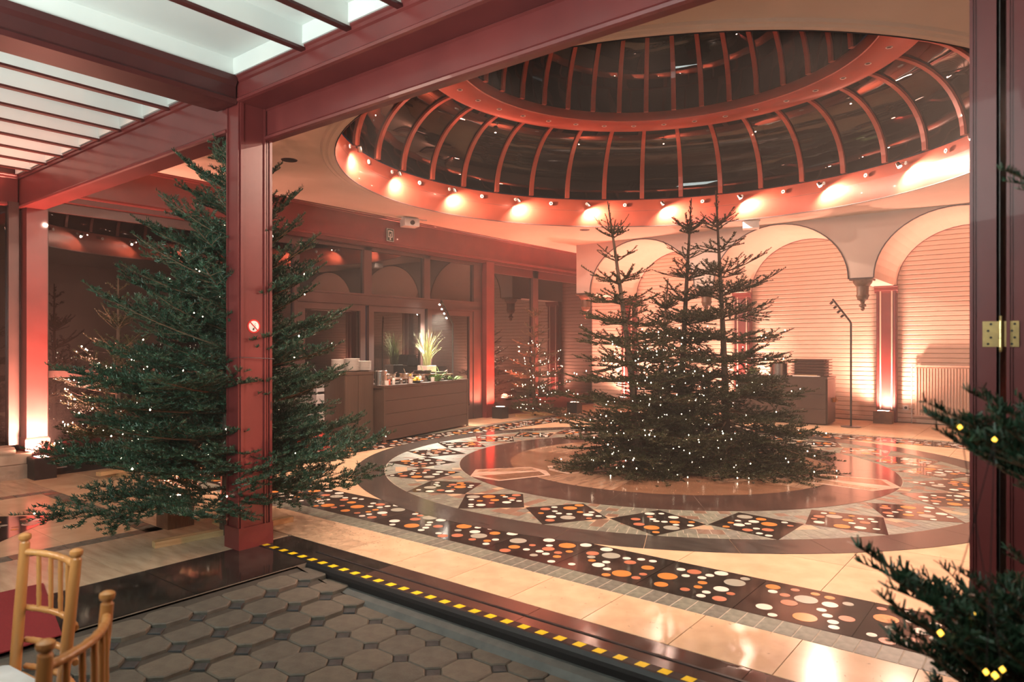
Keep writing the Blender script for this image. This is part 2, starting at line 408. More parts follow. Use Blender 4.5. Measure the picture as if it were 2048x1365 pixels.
rows = [(2.655, 2.76), (2.76, 2.865), (2.865, 2.97), (2.97, 3.075), (3.075, 3.18), (3.18, 3.30), (3.30, 3.44)]
for i, (r0, r1) in enumerate(rows):
    nn = int(2*math.pi*r0/.105)
    for k in range(nn):
        a0 = 360/nn*(k+.5*(i % 2)); am = (a0+180/nn)
        pale = i in (4, 5) and abs(((am+7.5+1.3) % 15)-7.5) < 3.2
        mb.mi(rnd.choice([2, 2, 3]) if pale or rnd.random() < .06 else rnd.choice([0, 1, 0, 3])).prism(sector(r0, r1, a0, a0+360/nn, 1, .003), 0, .0022)
tag(mb.build('star_field_bricks', ['brick_grey', 'brick_grey_2', 'brick_cream', 'brick_brown'], floor), kind='stuff')
DD = [DOTS[i] for i in (0, 1, 2, 3, 4, 5, 6, 7, 8, 9, 10, 11, 12, 14, 15, 16)]
for k in range(24):
    a = -65.8+15*k
    poly = [pol(2.70, a), pol(3.14, a-7.35), pol(3.575, a), pol(3.14, a+7.35)]
    if ((poly[1][0]-poly[0][0])*(poly[2][1]-poly[0][1])-(poly[1][1]-poly[0][1])*(poly[2][0]-poly[0][0])) < 0: poly.reverse()
    aa = (a+180) % 360-180
    dotted(poly, .0036, 500+k % 4, -128 < aa < -8, DD)
ring(2.0, 2.65, 18, 3.2, 'disc_dark', .0040)
ring(1.39, 2.0, 12, 10, ['disc_brown', 'disc_brown', 'disc_light'], .0042)
ring(.45, 1.39, 9, 0, ['disc_light', 'disc_brown', 'disc_light'], .0044)
MB().prism([pol(.45, 30*k) for k in range(12)], -.01, .0046).build('centre_slab', 'disc_brown', floor)
for a in (-119.6, .8, 120.6):                                   # three long marble arrows
    ca, sa = math.cos(R(a)), math.sin(R(a))
    def loc2(r, t_): return (CX0+r*ca-t_*sa, CY0+r*sa+t_*ca)
    outer_ = [loc2(1.78, -.29), loc2(2.46, -.38), loc2(2.66, 0), loc2(2.46, .38), loc2(1.78, .29), loc2(1.70, 0)]
    MB().prism(outer_, -.01, .0052).build('marble_arrow', 'marble_pale', floor)
    MB().prism([loc2(1.80, .02), loc2(2.56, .02), loc2(2.42, .33), loc2(1.83, .25)], -.01, .0058).build('marble_inlay', 'disc_brown', floor)
    MB().prism([loc2(1.80, -.25), loc2(2.42, -.34), loc2(2.50, -.22), loc2(1.80, -.02)], -.01, .0058).build('marble_inlay', 'disc_light', floor)
    inn = [loc2(.45, -.25), loc2(1.55, -.28), loc2(1.66, 0), loc2(1.55, .28), loc2(.45, .25)]
    MB().prism(inn, -.01, .0052).build('marble_arrow', 'marble_pale', floor)
    MB().prism([loc2(.50, -.20), loc2(1.50, -.23), loc2(1.58, 0), loc2(1.50, .23), loc2(.50, .20)], -.01, .0058).build('marble_inlay', 'disc_brown', floor)
# floor by the glass wall, left of the centre post
def lt(x0, x1, y0, y1, m='cream_stone'): return rect_tile(x0, x1, y0, y1, m, floor_l)
for (x0, x1, y0, y1, m) in [(-5.70, -4.755, 1.98, 3.2, 'travertine'), (-5.70, -4.755, .9, 1.98, 'travertine'), (-5.70, -4.755, -.2, .9, 'travertine'),
                            (-6.5, -5.84, 2.0, 2.53, 'cream_stone'), (-7.25, -6.5, 2.0, 2.53, 'cream_stone_2'), (-8.02, -7.25, 2.0, 2.53, 'cream_stone'),
                            (-6.9, -5.84, .9, 2.0, 'cream_stone_2'), (-8.02, -6.9, .9, 2.0, 'cream_stone'),
                            (-6.9, -5.70, 2.67, 3.2, 'travertine'), (-8.1, -6.9, 2.67, 3.2, 'cream_stone_2'), (-9.3, -8.1, 2.67, 3.2, 'cream_stone'),
                            (-9.3, -8.16, 1.2, 2.67, 'travertine'), (-9.3, -8.16, 0, 1.2, 'cream_stone')]: lt(x0, x1, y0, y1, m)
for k in range(20): rect_tile(-8.02+k*.116, -8.02+(k+1)*.116, 2.53, 2.67, rnd.choice(['brick_grey_2', 'brick_brown']), floor_l, .0004, 'brick', .003)
for k in range(15): rect_tile(-5.84, -5.70, 2.67-(k+1)*.116, 2.67-k*.116, rnd.choice(['brick_grey_2', 'brick_brown']), floor_l, .0004, 'brick', .003)
for k in range(12): rect_tile(-8.16, -8.02, 2.67-(k+1)*.116, 2.67-k*.116, rnd.choice(['brick_grey_2', 'brick_brown']), floor_l, .0004, 'brick', .003)
pl = [(-6.86, 2.31), (-7.24, 1.97), (-6.95, 1.3), (-6.30, 1.71)]
cx_, cy_ = -6.84, 1.82
tl = MB().prism([(a-cx_, b_-cy_) for a, b_ in pl], -.01, .0015).build('dotted_tile', 'black_stone', floor_l, (cx_, cy_, 0))
for x, y, r, k in scatter([(a-cx_, b_-cy_) for a, b_ in pl], 3, DOTS): inst('dot', disc_me[k], tl, (x, y, .0015), None, (r, r, .8))

# ---- front room ceiling
ceil_f = struct(MB().box(-9.5, 5, -4, 2.9, 3.60, 3.72).build('ceiling_front', 'white_paint'), 'white front room ceiling between the joists')
for x in [-3.41+.46*k for k in range(12)]+[-3.88]+[-5.27-.46*k for k in range(9)]:
    j = MB().box(x-.022, x+.022, -4, 2.74, 3.462, 3.60).build('joist', 'white_paint', ceil_f)
    MB().box(x-.025, x+.025, -4, 2.74, 3.445, 3.462).build('joist_edge', 'red_dark', j)
MB().box(-4.96, -4.70, -4, 2.70, 3.475, 3.60).build('beam_casing', 'white_paint', ceil_f)
MB().box(-9.4, 5, 2.70, 2.76, 3.48, 3.60).build('fascia', 'white_paint', ceil_f)
PR = lambda zt, zb, o=.0, dp=.20: [(-dp, zb), (o, zb), (o+.022, zb+.005), (o+.026, zb+.022), (o+.012, zb+.030), (o, zb+.045), (o, zt-.055), (o+.014, zt-.045), (o+.018, zt-.025), (o+.028, zt-.015), (o+.028, zt), (-dp, zt)]
struct(MB().sweep(PR(3.475, 3.085), (-9.45, 2.74, 0), (-4.84, 2.74, 0), (0, -1, 0)).build('beam', 'red'), 'dark red painted beam from the centre post to the glass wall')
struct(MB().sweep(PR(3.485, 3.285), (-4.68, 2.74, 0), (3, 2.74, 0), (0, -1, 0)).build('beam', 'red'), 'upper dark red beam over the folding door opening')
struct(MB().sweep(PR(3.33, 3.055, 0., .055), (-4.68, 2.96, 0), (3, 2.96, 0), (0, -1, 0)).build('beam', 'red'), 'lower dark red beam over the folding door opening')
struct(MB().box(-9.4, 3, 2.94, 3.02, 3.33, 3.90).build('wall_above_opening', 'red_dark'), 'dark wall above the beams')
struct(MB().sweep([(0, 3.27), (.02, 3.27), (.03, 3.30), (.012, 3.32), (.012, 3.40), (.03, 3.43), (.03, 3.475), (-.25, 3.475), (-.25, 3.27)], (-4.71, -4, 0), (-4.71, 2.72, 0), (1, 0, 0)).build('beam', 'red_dark'), 'dark brown red ceiling beam running towards the centre post')
struct(MB().sweep(PR(3.475, 3.10), (-9.38, -4, 0), (-9.38, 2.72, 0), (1, 0, 0)).build('beam', 'red'), 'red beam along the front room window wall')
# ---- centre post
post = struct(MB().box(-4.84, -4.68, 2.74, 3.0, 0, 3.48).build('pillar', 'red'), 'dark red painted centre post between the two openings')
for (a, b_, e, f_, m) in [(-4.679, -4.668, 2.742, 2.766, 'red'), (-4.679, -4.668, 2.935, 2.950, 'red'), (-4.679, -4.672, 2.958, 2.968, 'red'), (-4.679, -4.666, 2.978, 2.999, 'red'), (-4.846, -4.832, 2.728, 2.741, 'red'), (-4.694, -4.680, 2.728, 2.741, 'red')]:
    MB().box(a, b_, e, f_, .16, 3.30).build('moulding', m, post)
MB().box(-4.86, -4.662, 2.722, 3.005, 0, .16).build('plinth', 'red', post)
for z in (.93, 1.02): MB().box(-4.671, -4.664, 2.986, 2.994, z, z+.055).build('strike_plate', 'black_metal', post)
# no-smoking sign on post
ns = thing('no_smoking_sign', 'round red and white no smoking sign on the centre post', 'sign', (-4.679, 2.852, 1.645))
def yz_disc(mb, r, x0, x1, n=28, c=(0, 0)):
    return mb.add([(x, c[0]+r*math.cos(2*math.pi*i/n), c[1]+r*math.sin(2*math.pi*i/n)) for x in (x0, x1) for i in range(n)],
                  [tuple(range(n)), tuple(range(n, 2*n))]+[(i, (i+1) % n, n+(i+1) % n, n+i) for i in range(n)])
yz_disc(MB(), .052, 0, .002).build('rim', 'sign_red', ns); yz_disc(MB(), .041, 0, .0028).build('face', 'sign_white', ns)
MB().add([(.0034, a, b_) for a, b_ in [(-.012, -.030), (.002, -.030), (.006, -.012), (-.008, -.012)]]+[(.0028, a, b_) for a, b_ in [(-.012, -.030), (.002, -.030), (.006, -.012), (-.008, -.012)]], [(0, 1, 2, 3), (4, 7, 6, 5)]).build('cigarette', 'line_dark', ns)
MB().tube([(.0034, .006, -.008), (.0034, .014, .004), (.0034, .004, .012), (.0034, .014, .024)], .0012, 5).build('smoke_line', 'line_dark', ns)
s2 = .7071
MB().add([(.0038, s2*(u*.041)-s2*(v*.004)*1, -s2*(u*.041)-s2*(v*.004)) for u, v in [(-1, -1), (1, -1), (1, 1), (-1, 1)]]+[(.003, s2*(u*.041)-s2*(v*.004), -s2*(u*.041)-s2*(v*.004)) for u, v in [(-1, -1), (1, -1), (1, 1), (-1, 1)]],
         [(0, 1, 2, 3), (4, 7, 6, 5), (0, 4, 5, 1), (1, 5, 6, 2), (2, 6, 7, 3), (3, 7, 4, 0)]).build('bar', 'sign_red', ns)

# ---- hall ceiling with round opening
RL = 4.10
def ceiling_mesh(x0, x1, y0, y1, z0, z1, n=120):
    angs = sorted(set([360/n*k for k in range(n)]+[math.degrees(math.atan2(y-DY, x-DX)) % 360 for x in (x0, x1) for y in (y0, y1)]))
    inn, out = [], []
    for a in angs:
        ca, sa = math.cos(R(a)), math.sin(R(a)); t_ = min([(x1-DX)/ca if ca > 1e-9 else 1e9, (x0-DX)/ca if ca < -1e-9 else 1e9, (y1-DY)/sa if sa > 1e-9 else 1e9, (y0-DY)/sa if sa < -1e-9 else 1e9])
        inn.append((DX+(RL+.03)*ca, DY+(RL+.03)*sa)); out.append((DX+t_*ca, DY+t_*sa))
    n = len(angs); mb = MB()
    vv = [(p[0], p[1], z) for z in (z0, z1) for ring_ in (inn, out) for p in ring_]; ff = []
    for i in range(n):
        j = (i+1) % n
        ff += [(i, j, n+j, n+i), (2*n+i, 3*n+i, 3*n+j, 2*n+j), (i, 2*n+i, 2*n+j, j), (n+i, n+j, 3*n+j, 3*n+i)]
    return mb.add(vv, ff)
struct(ceiling_mesh(-9.6, 3.2, 3.0, YB+.1, CEIL, CEIL+.12).build('ceiling', 'cream_paint'), 'cream hall ceiling with a round dome opening')
struct(MB().lathe([(4.10, -.012), (4.13, -.02), (4.17, -.022), (4.20, -.012), (4.235, -.016), (4.26, 0.0), (4.10, 0.0)], 120, (DX, DY, CEIL), cap=False).build('trim_1', 'cream_paint'), 'moulded ring round the dome opening')
dome = thing('dome_ceiling', 'glass dome on a copper red drum over the hall', 'dome', (DX, DY, CEIL)); dome['kind'] = 'structure'; del dome['category']
def dl(prof, nm, m, n=144, smooth=True): return MB().lathe(prof, n, (0, 0, 0), cap=False).build(nm, m, dome, smooth=smooth)
dl([(4.105, -.012), (4.10, .0), (4.10, .285)], 'drum', 'copper', 360); dl([(4.10, .284), (4.10, .290)], 'drum_seam', 'line_dark', 360); dl([(4.10, .289), (4.10, .303), (4.112, .306), (4.13, .5), (4.16, .52), (4.20, .52), (4.20, 0)], 'drum_upper', 'copper')
dl([(4.095, -.02), (4.087, -.015), (4.087, -.004), (4.103, 0)], 'lip', 'line_dark')
TO = 80
def low(t_, dr=0.):                                              # lower vault section
    g = R(TO*t_); return (3.17+.95*math.cos(g)+dr*math.cos(g)-(.95*math.cos(R(TO))-.02)*t_*t_*.9, .52+1.04*math.sin(g)/math.sin(R(TO))+dr*math.sin(g)-0)
def upp(t_, dr=0.):
    g = R(84*t_); return ((2.60+dr)*math.cos(g), 1.66+(2.1+dr)*math.sin(g))
def strip(fn, a0, a1, n, dr0, dr1, k0=0., k1=1., na=2):
    mb = MB(); vv = []
    for dr in (dr0, dr1):
        for i in range(n+1):
            r, z = fn(k0+(k1-k0)*i/n, dr)
            for s in range(na+1):
                a = R(a0+(a1-a0)*s/na); vv.append((r*math.cos(a), r*math.sin(a), z))
    m_ = na+1; N = (n+1)*m_; ff = []
    for i in range(n):
        for s in range(na):
            p = i*m_+s; ff += [(p, p+1, p+m_+1, p+m_), (N+p, N+p+m_, N+p+m_+1, N+p+1)]
        for s in (0, na):
            p = i*m_+s; ff.append((p, p+m_, N+p+m_, N+p))
    for i in (0, n):
        for s in range(na): p = i*m_+s; ff.append((p, N+p, N+p+1, p+1))
    return mb.add(vv, ff)
rib_me = strip(low, -.55, .55, 12, -.035, .03, na=1).mesh('rib', 'copper'); pane_me = strip(low, .5, 9.5, 12, .0, .006, na=3).mesh('pane', 'dome_glass', True)
rib2_me = strip(upp, -.85, .85, 12, -.03, .03, 0, .98, na=1).mesh('upper_rib', 'copper'); pane2_me = strip(upp, .7, 9.3, 12, .0, .006, 0, .98, na=3).mesh('upper_pane', 'dome_glass', True)
for k in range(36):
    inst('rib', rib_me, dome, rot=(0, 0, R(10*k))); inst('pane', pane_me, dome, rot=(0, 0, R(10*k)))
    inst('upper_rib', rib2_me, dome, rot=(0, 0, R(10*k))); inst('upper_pane', pane2_me, dome, rot=(0, 0, R(10*k)))
dl([(3.20, 1.52), (3.18, 1.535), (2.70, 1.535), (2.68, 1.525), (2.665, 1.535), (2.64, 1.66), (2.66, 1.70), (3.24, 1.70), (3.20, 1.52)], 'ring_soffit', 'copper')
MB().lathe([(.30, 3.74), (.30, 3.80), (.0, 3.86)], 24, (0, 0, 0), cap=False).build('crown_cap', 'copper', dome)
dlm = MB(); dlm.lathe([(.030, -.004), (.042, -.006), (.044, 0), (.030, 0)], 20, cap=False)
ring_me = dlm.mesh('bezel', 'plastic_white'); cup_me = MB().lathe([(.030, -.001), (.030, .0), (.0, .0)], 16, cap=False).mesh('lens', 'dark_pan')
for k in range(36):
    a = R(3.8+10*k); t = thing('ring_downlight', 'small round unlit downlight in the copper ring between the two glass tiers', 'ceiling light', (DX+2.93*math.cos(a), DY+2.93*math.sin(a), CEIL+1.534), 0, 'downlights in the dome ring')
    inst('bezel', ring_me, t); inst('lens', cup_me, t)
# fixing discs and spotlights on drum
wm = MB(); wm.lathe([(.012, .012), (.032, .012), (.034, .0), (.012, .0)], 18, cap=False); wash_me = wm.mesh('flange', 'plastic_white')
hub_me = MB().lathe([(.012, .004), (.0, .004)], 12, cap=False).mesh('hub', 'dark_pan')
for k in range(18):
    a = 124.5+20*k
    t = thing('blank_fixing', 'round white blank lamp fixing on the drum between two lit spotlights', 'fixing', (DX+4.099*math.cos(R(a)), DY+4.099*math.sin(R(a)), CEIL+.40), 0, 'blank fixings on the drum')
    t.rotation_euler = (R(90), 0, R(a-90)); inst('flange', wash_me, t); inst('hub', hub_me, t)
base_me = MB().lathe([(.0, .014), (.026, .014), (.030, 0), (.0, 0)], 16, cap=False).mesh('mount', 'plastic_white')
arm_me = MB().tube([(0, 0, 0), (0, 0, .075), (0, -.03, .10)], .006, 6).mesh('arm', 'steel')
hd = MB().lathe([(.016, -.05), (.026, -.045), (.034, .0), (.036, .03), (.032, .03), (.028, .0), (.0, -.02)], 16, cap=False); head_me = hd.mesh('lamp_head', 'steel', True)
glow_me = MB().lathe([(.030, .022), (.0, .026)], 16, cap=False).mesh('lens', 'lamp_hot')
for k in range(18):
    a = 114.6+20*k; n_ = Vector((-math.cos(R(a)), -math.sin(R(a)), 0)); tg = Vector((math.sin(R(a)), -math.cos(R(a)), 0))
    t = thing('drum_spotlight', 'small lit spotlight on the copper drum below the dome', 'spotlight', (DX+4.098*math.cos(R(a)), DY+4.098*math.sin(R(a)), CEIL+.42), 0, 'lit spotlights round the drum')
    t.rotation_euler = (R(90), 0, R(a-90)); inst('mount', base_me, t); inst('arm', arm_me, t)
    d_ = (Vector((0, 0, -1))*1.0+n_*-.06+tg*.62).normalized()
    wl = Vector(t.location)+n_*.14+Vector((0, 0, -.045))
    q4 = Matrix.Translation(wl) @ d_.to_track_quat('Z', 'Y').to_matrix().to_4x4()
    tm = Matrix.Translation(t.location) @ t.rotation_euler.to_matrix().to_4x4()
    hh = inst('lamp_head', head_me, t, m4=tm.inverted() @ q4); inst('lens', glow_me, hh)
    light('drum_spot', 'SPOT', wl+d_*.05, 360, (1, .66, .50), .02, wl+d_, 172, .75)
    light('drum_spot_spill', 'POINT', wl+n_*.16+Vector((0, 0, .0)), 3, (1, .48, .32), .012)

# ---- glass wall beside the buffet
beam_g = struct(MB().sweep(PR(CEIL, 3.28), (-9.25, 3.0, 0), (-9.25, YB, 0), (1, 0, 0)).build('beam', 'red'), 'deep red beam above the glass wall')
MB().box(-9.45, -9.25, 3.0, YB, 3.22, 3.285).build('soffit', 'red_dark', beam_g)
wall_g = struct(MB().box(-9.62, -9.46, -4, YB+.1, 3.3, 4.0).build('wall_left', 'red_dark'), 'upper wall above the glazing')
def pane(win, y0, y1, z0, z1, x=XG, f=.05, m='window_glass', fm='frame_dark'):
    MB().box(x-.006, x, y0, y1, z0, z1).build('pane', m, win)
win1 = struct(MB().box(XG-.05, XG+.05, 6.40, 6.50, 0, 3.25).build('window_1', 'frame_dark'), 'dark framed glazed doors with fanlights behind the buffet')
for (y0, y1, z0, z1) in [(7.80, 7.97, 2.40, 3.25), (9.25, 9.41, 2.40, 3.25), (10.67, 10.93, 0, 3.25), (6.50, 10.67, 2.20, 2.40), (6.50, 10.67, 3.16, 3.25)]:
    MB().box(XG-.05, XG+.05, y0, y1, z0, z1).build('mullion', 'frame_dark', win1)
MB().box(XG+.05, XG+.065, 6.45, 10.9, 2.37, 2.40).build('transom_bead', 'frame_dark', win1); MB().box(XG+.05, XG+.065, 6.45, 10.9, 2.21, 2.24).build('transom_bead', 'frame_dark', win1)
for (y0, y1) in [(6.50, 7.80), (7.97, 9.25), (9.41, 10.67)]: pane(win1, y0, y1, 2.40, 3.16)
for (y0, y1) in [(6.50, 7.84), (7.92, 9.28), (9.36, 10.67)]:
    d = MB().box(XG-.035, XG+.035, y0, y0+.11, 0, 2.20).build('door_stile', 'frame_dark', win1)
    MB().box(XG-.035, XG+.035, y1-.11, y1, 0, 2.20).build('door_stile', 'frame_dark', win1)
    MB().box(XG-.035, XG+.035, y0+.11, y1-.11, 2.10, 2.20).build('door_rail', 'frame_dark', win1); MB().box(XG-.035, XG+.035, y0+.11, y1-.11, 0, .28).build('door_rail', 'frame_dark', win1)
    pane(win1, y0+.11, y1-.11, .28, 2.10)
win2 = struct(MB().box(XG-.05, XG+.05, 12.72, 12.93, 0, 3.25).build('window_2', 'frame_dark'), 'glazing beyond the doors near the arcade')
MB().box(XG-.05, XG+.05, 10.93, YB, 3.05, 3.25).build('head_rail', 'red_dark', win2); MB().box(XG-.05, XG+.05, 10.93, YB, 0, .3).build('bottom_rail', 'red_dark', win2)
pane(win2, 10.93, 12.72, .3, 3.05); pane(win2, 12.93, YB-.05, .3, 3.05)
win3 = struct(MB().box(XG-.05, XG+.05, 2.92, 3.02, 0, 3.25).build('window_3', 'frame_dark'), 'tall dark window behind the big fir')
MB().box(XG-.05, XG+.05, 3.02, 6.4, 0, .35).build('bottom_rail', 'red_dark', win3); MB().box(XG-.05, XG+.05, 3.02, 6.4, 3.1, 3.25).build('head_rail', 'frame_dark', win3); MB().box(XG-.04, XG+.04, 3.02, 6.4, 1.12, 1.20).build('transom', 'frame_dark', win3)
pane(win3, 3.02, 6.4, .35, 1.12); pane(win3, 3.02, 6.4, 1.20, 3.1)
win4 = struct(MB().box(XG-.05, XG+.05, -.1, 0, 0, 3.25).build('window_4', 'frame_dark'), 'dark window of the front room by the left post')
for y in (-2.0, 1.2, 2.62): MB().box(XG-.05, XG+.06, y, y+.10, .36, 3.15).build('mullion', 'frame_dark', win4)
pane(win4, -4, 2.62, .36, 3.15)
# stone plinth, left post and low convector
pl_ = struct(MB().box(-9.45, -9.10, -4, 2.80, 0, .16).build('wall_plinth', 'stone_block'), 'rough stone plinth below the front room window')
y = 2.78
while y > -.5:
    L = rnd.uniform(.28, .5); MB().box(-9.44, -9.13+rnd.uniform(-.015, .015), y-L+.006, y, .165, .285).build('stone', 'stone_block', pl_); y -= L
MB().sweep([(-.35, 0), (.02, 0), (.03, .02), (.03, .05), (-.02, .075), (-.35, .075)], (-9.13, -4, .285), (-9.13, 2.62, .285), (1, 0, 0)).build('stone_sill', 'stone_block', pl_)
lp = struct(MB().box(-9.42, -9.22, 2.76, 2.97, .42, 3.12).build('pillar', 'red'), 'red post at the end of the long beam lit from below')
MB().prism([(-9.44, 2.74), (-9.20, 2.74), (-9.20, 2.99), (-9.44, 2.99)], .16, .44, .02).build('pedestal', 'red', lp); MB().box(-9.43, -9.21, 2.75, 2.98, 0, .16).build('pedestal_stone', 'stone_block', lp)
MB().box(-9.46, -9.415, 2.70, 3.02, 0, 3.12).build('jamb_board', 'frame_dark', lp)
cv = thing('floor_convector', 'low dark convector box along the foot of the window', 'heater', (-9.2, 4.4, 0))
MB().box(-.16, .13, -1.55, 1.95, 0, .20).build('casing', 'black_metal', cv)
for z in (.075, .125): MB().box(.13, .134, -1.42, -1.28, z, z+.012).build('vent_slot', 'grey_plastic', cv)
# pilaster by the glass wall with its uplight
pg = struct(MB().box(-9.42, -9.24, 10.95, 11.2, 0, 3.25).build('pillar', 'red'), 'red pilaster lit from below beside the glass doors')
# ---- arcade
arc = MB(); AX = [-8.32, -5.48, -2.64, .20, 3.04]; HS, PW, ZS, ZR = 1.22, .40, 2.675, 1.085
arcade = struct(MB().box(-8.48, 3.04, YA+.003, YA+.06, CEIL-.012, CEIL).build('wall_arcade', 'spandrel'), 'white arcade with round arches along the back of the hall')
NA = 28
def archz(x, a0):
    u = max(-1., min(1., (x-a0)/HS)); return ZS+ZR*math.sqrt(max(0, 1-u*u))
vm, sm, em = MB(), MB(), MB()
for i in range(len(AX)-1):
    xc = (AX[i]+AX[i+1])/2
    pts = [(xc-HS*math.cos(math.pi*k/NA), ZS+ZR*math.sin(math.pi*k/NA)) for k in range(NA+1)]
    fv, ff = [], []
    sp = MB()
    for k in range(NA):
        (xa, za), (xb, zb) = pts[k], pts[k+1]
        o = [(xa, YA, za), (xb, YA, zb), (xb, YA, CEIL), (xa, YA, CEIL)]; sp.add(o+[(p[0], YA+.05, p[2]) for p in o], [(0, 1, 2, 3), (4, 7, 6, 5), (0, 4, 5, 1)])
    sp.build('spandrel', 'spandrel', arcade)
    va = MB()
    for k in range(NA):
        (xa, za), (xb, zb) = pts[k], pts[k+1]
        va.add([(xa, YA, za), (xb, YA, zb), (xb, YB, zb), (xa, YB, za)], [(0, 1, 2, 3)])
    va.build('vault', 'cream_paint', arcade, smooth=True)
    ed = MB().tube([(p[0], YA-.006, p[1]) for p in pts], .011, 6); ed.build('arch_edge', 'line_dark', arcade)
    ed = MB().tube([(p[0], YB-.03, p[1]) for p in pts], .012, 6); ed.build('rear_edge', 'red', arcade)
for i, x in enumerate(AX):
    x0 = x-PW/2 if i else x-.16
    MB().box(x0, x+PW/2, YA, YA+.05, ZS-.002, CEIL).build('pier_face', 'spandrel', arcade); MB().box(x0+.01, x+PW/2-.01, YA+.05, YB, ZS-.002, CEIL).build('pier_head', 'spandrel', arcade)
    MB().box(x0-.01, x+PW/2+.01, YA-.012, YA, ZS-.01, ZS+.008).build('pier_edge', 'line_dark', arcade)
for i, x in enumerate(AX[:4]):
    c_ = thing('corbel', ['turned brown corbel hanging below the first arch pier behind the firs', 'turned brown corbel below the arch pier hidden by the tall firs', 'turned brown corbel hanging below the pier beside the pale red pilaster', 'turned brown corbel below the last arch pier by the folded doors'][i], 'corbel', (x, YA+.14, ZS-.005), 0, 'corbels of the arcade')
    MB().box(-.19, .17, -.13, .17, -.03, 0).build('cap', 'wood_dark', c_)
    MB().lathe([(.155, -.03), (.15, -.07), (.115, -.12), (.10, -.13), (.095, -.27), (.105, -.285), (.105, -.30), (.09, -.33), (.085, -.36), (.04, -.39), (.03, -.43), (.055, -.45), (.06, -.48), (.03, -.50), (.035, -.53), (.012, -.56)], 20).build('drop', 'wood_dark', c_, smooth=True)
    p_ = struct(MB().box(x-.13, x+.22, YB-.17, YB-.03, 0, ZS).build('pillar', 'red'), 'pale lit red pilaster on the boarded wall')
    for dx in (-.105, -.055, .145, .195): MB().box(x+dx-.012, x+dx+.012, YB-.19, YB-.17, .25, ZS-.1).build('fillet', 'cream_paint' if dx in (-.055, .145) else 'red', p_)
    MB().sweep([(0, -.14), (.02, -.14), (.035, -.10), (.06, -.09), (.08, -.03), (.10, -.02), (.10, 0), (0, 0)], (x-.16, YB-.15, ZS), (x+.25, YB-.15, ZS), (0, -1, 0)).build('capital', 'red', p_)
# ---- boarded wall
wall_b = struct(MB().box(-9.6, 3.2, YB, YB+.15, 0, CEIL+.1).build('wall_back', 'grout'), 'cream boarded back wall of the hall')
bd = MB().sweep([(0, 0), (.010, .006), (.016, .014), (.016, .078), (.010, .086), (0, .088)], (-9.4, YB, 0), (3.1, YB, 0), (0, -1, 0)).mesh('board', 'board')
for k in range(42): inst('board', bd, wall_b, (0, 0, .09*k))
struct(MB().box(3.0, 3.2, 2.9, YB, 0, 4).build('wall_right', 'cream_paint'), 'cream side wall of the hall')
struct(MB().box(-9.6, 5, -4.2, -4, -.3, 3.8).build('wall_rear', 'cream_paint'), 'cream wall of the front room')
struct(MB().box(4.9, 5.1, -4.2, 3.0, -.3, 3.8).build('wall_side', 'cream_paint'), 'cream side wall of the front room')

# ---- folded door leaves with hinge
def leaf(x0, x1, nm, lab):
    d = struct(MB().box(x0, x1, 2.90, 3.72, .012, 3.05).build(nm, 'red'), lab)
    for a, b_, dep in [(x0-.004, x0+.006, .010), (x0+.009, x0+.013, .006)]: MB().box(a, b_, 2.90-dep, 2.90, .012, 3.05).build('edge_bead', 'red', d)
    return d
leaf(-.230, -.158, 'door_1', 'dark red folded door leaf at the edge of the opening'); leaf(-.126, -.055, 'door_2', 'second dark red folded door leaf'); leaf(-.04, .03, 'door_3', 'third dark red folded door leaf')
struct(MB().box(-.152, -.149, 2.93, 3.72, .02, 3.05).build('trim_2', 'metal_grey'), 'grey brush seal in the gap between the folded doors')
hg = thing('brass_hinge', 'brass butt hinge joining the two folded red door leaves', 'hinge', (-.145, 2.893, 1.540))
MB().box(-.052, -.008, .001, .005, -.044, .044).build('leaf_plate', 'brass', hg); MB().box(.009, .050, .001, .005, -.044, .044).build('leaf_plate', 'brass', hg)
for k in range(3): MB().tube([(0, -.003, -.045+.0305*k), (0, -.003, -.0165+.0305*k)], .0075, 12).build('knuckle', 'brass', hg)
MB().tube([(0, -.003, -.062), (0, -.003, -.056), (0, -.003, .062)], [.004, .0055, .0055], 10).build('pin', 'brass', hg)
for sx in (-1, 1):
    for k, z in enumerate((-.034, -.012, .011, .034)):
        xx = (-.036 if sx < 0 else .030)+(.008 if k % 2 else 0)
        MB().tube([(xx, -.0005, z), (xx, .002, z)], .0042, 10).build('screw', 'dark_pan', hg)

# ---- ceiling fittings
def downl(x, y, lab):
    t = thing('downlight', lab, 'ceiling light', (x, y, CEIL)); MB().lathe([(.075, -.002), (.095, -.006), (.10, 0), (.075, 0)], 24, cap=False).build('rim', 'line_dark', t); MB().lathe([(.076, -.001), (.04, -.0015), (.0, -.0015)], 24, cap=False).build('recess', 'black_metal', t)
downl(-7.35, 4.96, 'dark round unlit downlight in the cream ceiling near the centre post'); downl(-7.24, 11.57, 'dark round unlit downlight in the cream ceiling above the left fir top')
def projector(p, rz, lab):
    t = thing('ceiling_projector', lab, 'projector', p, rz)
    MB().box(-.14, .14, -.10, .12, -.16, -.03).build('body', 'plastic_white', t); MB().box(-.16, .16, -.02, .02, -.03, 0).build('bracket', 'plastic_white', t); MB().tube([(0, -.10, -.10), (0, -.125, -.10)], .04, 14).build('lens', 'dark_pan', t)
    MB().box(.0, .35, .04, .055, -.018, 0).build('cable_tray', 'plastic_white', t)
projector((-9.0, 8.55, CEIL), R(70), 'white box projector under the ceiling beside the red beam'); projector((-4.32, 12.55, CEIL), R(200), 'white box projector under the ceiling above the middle arch')
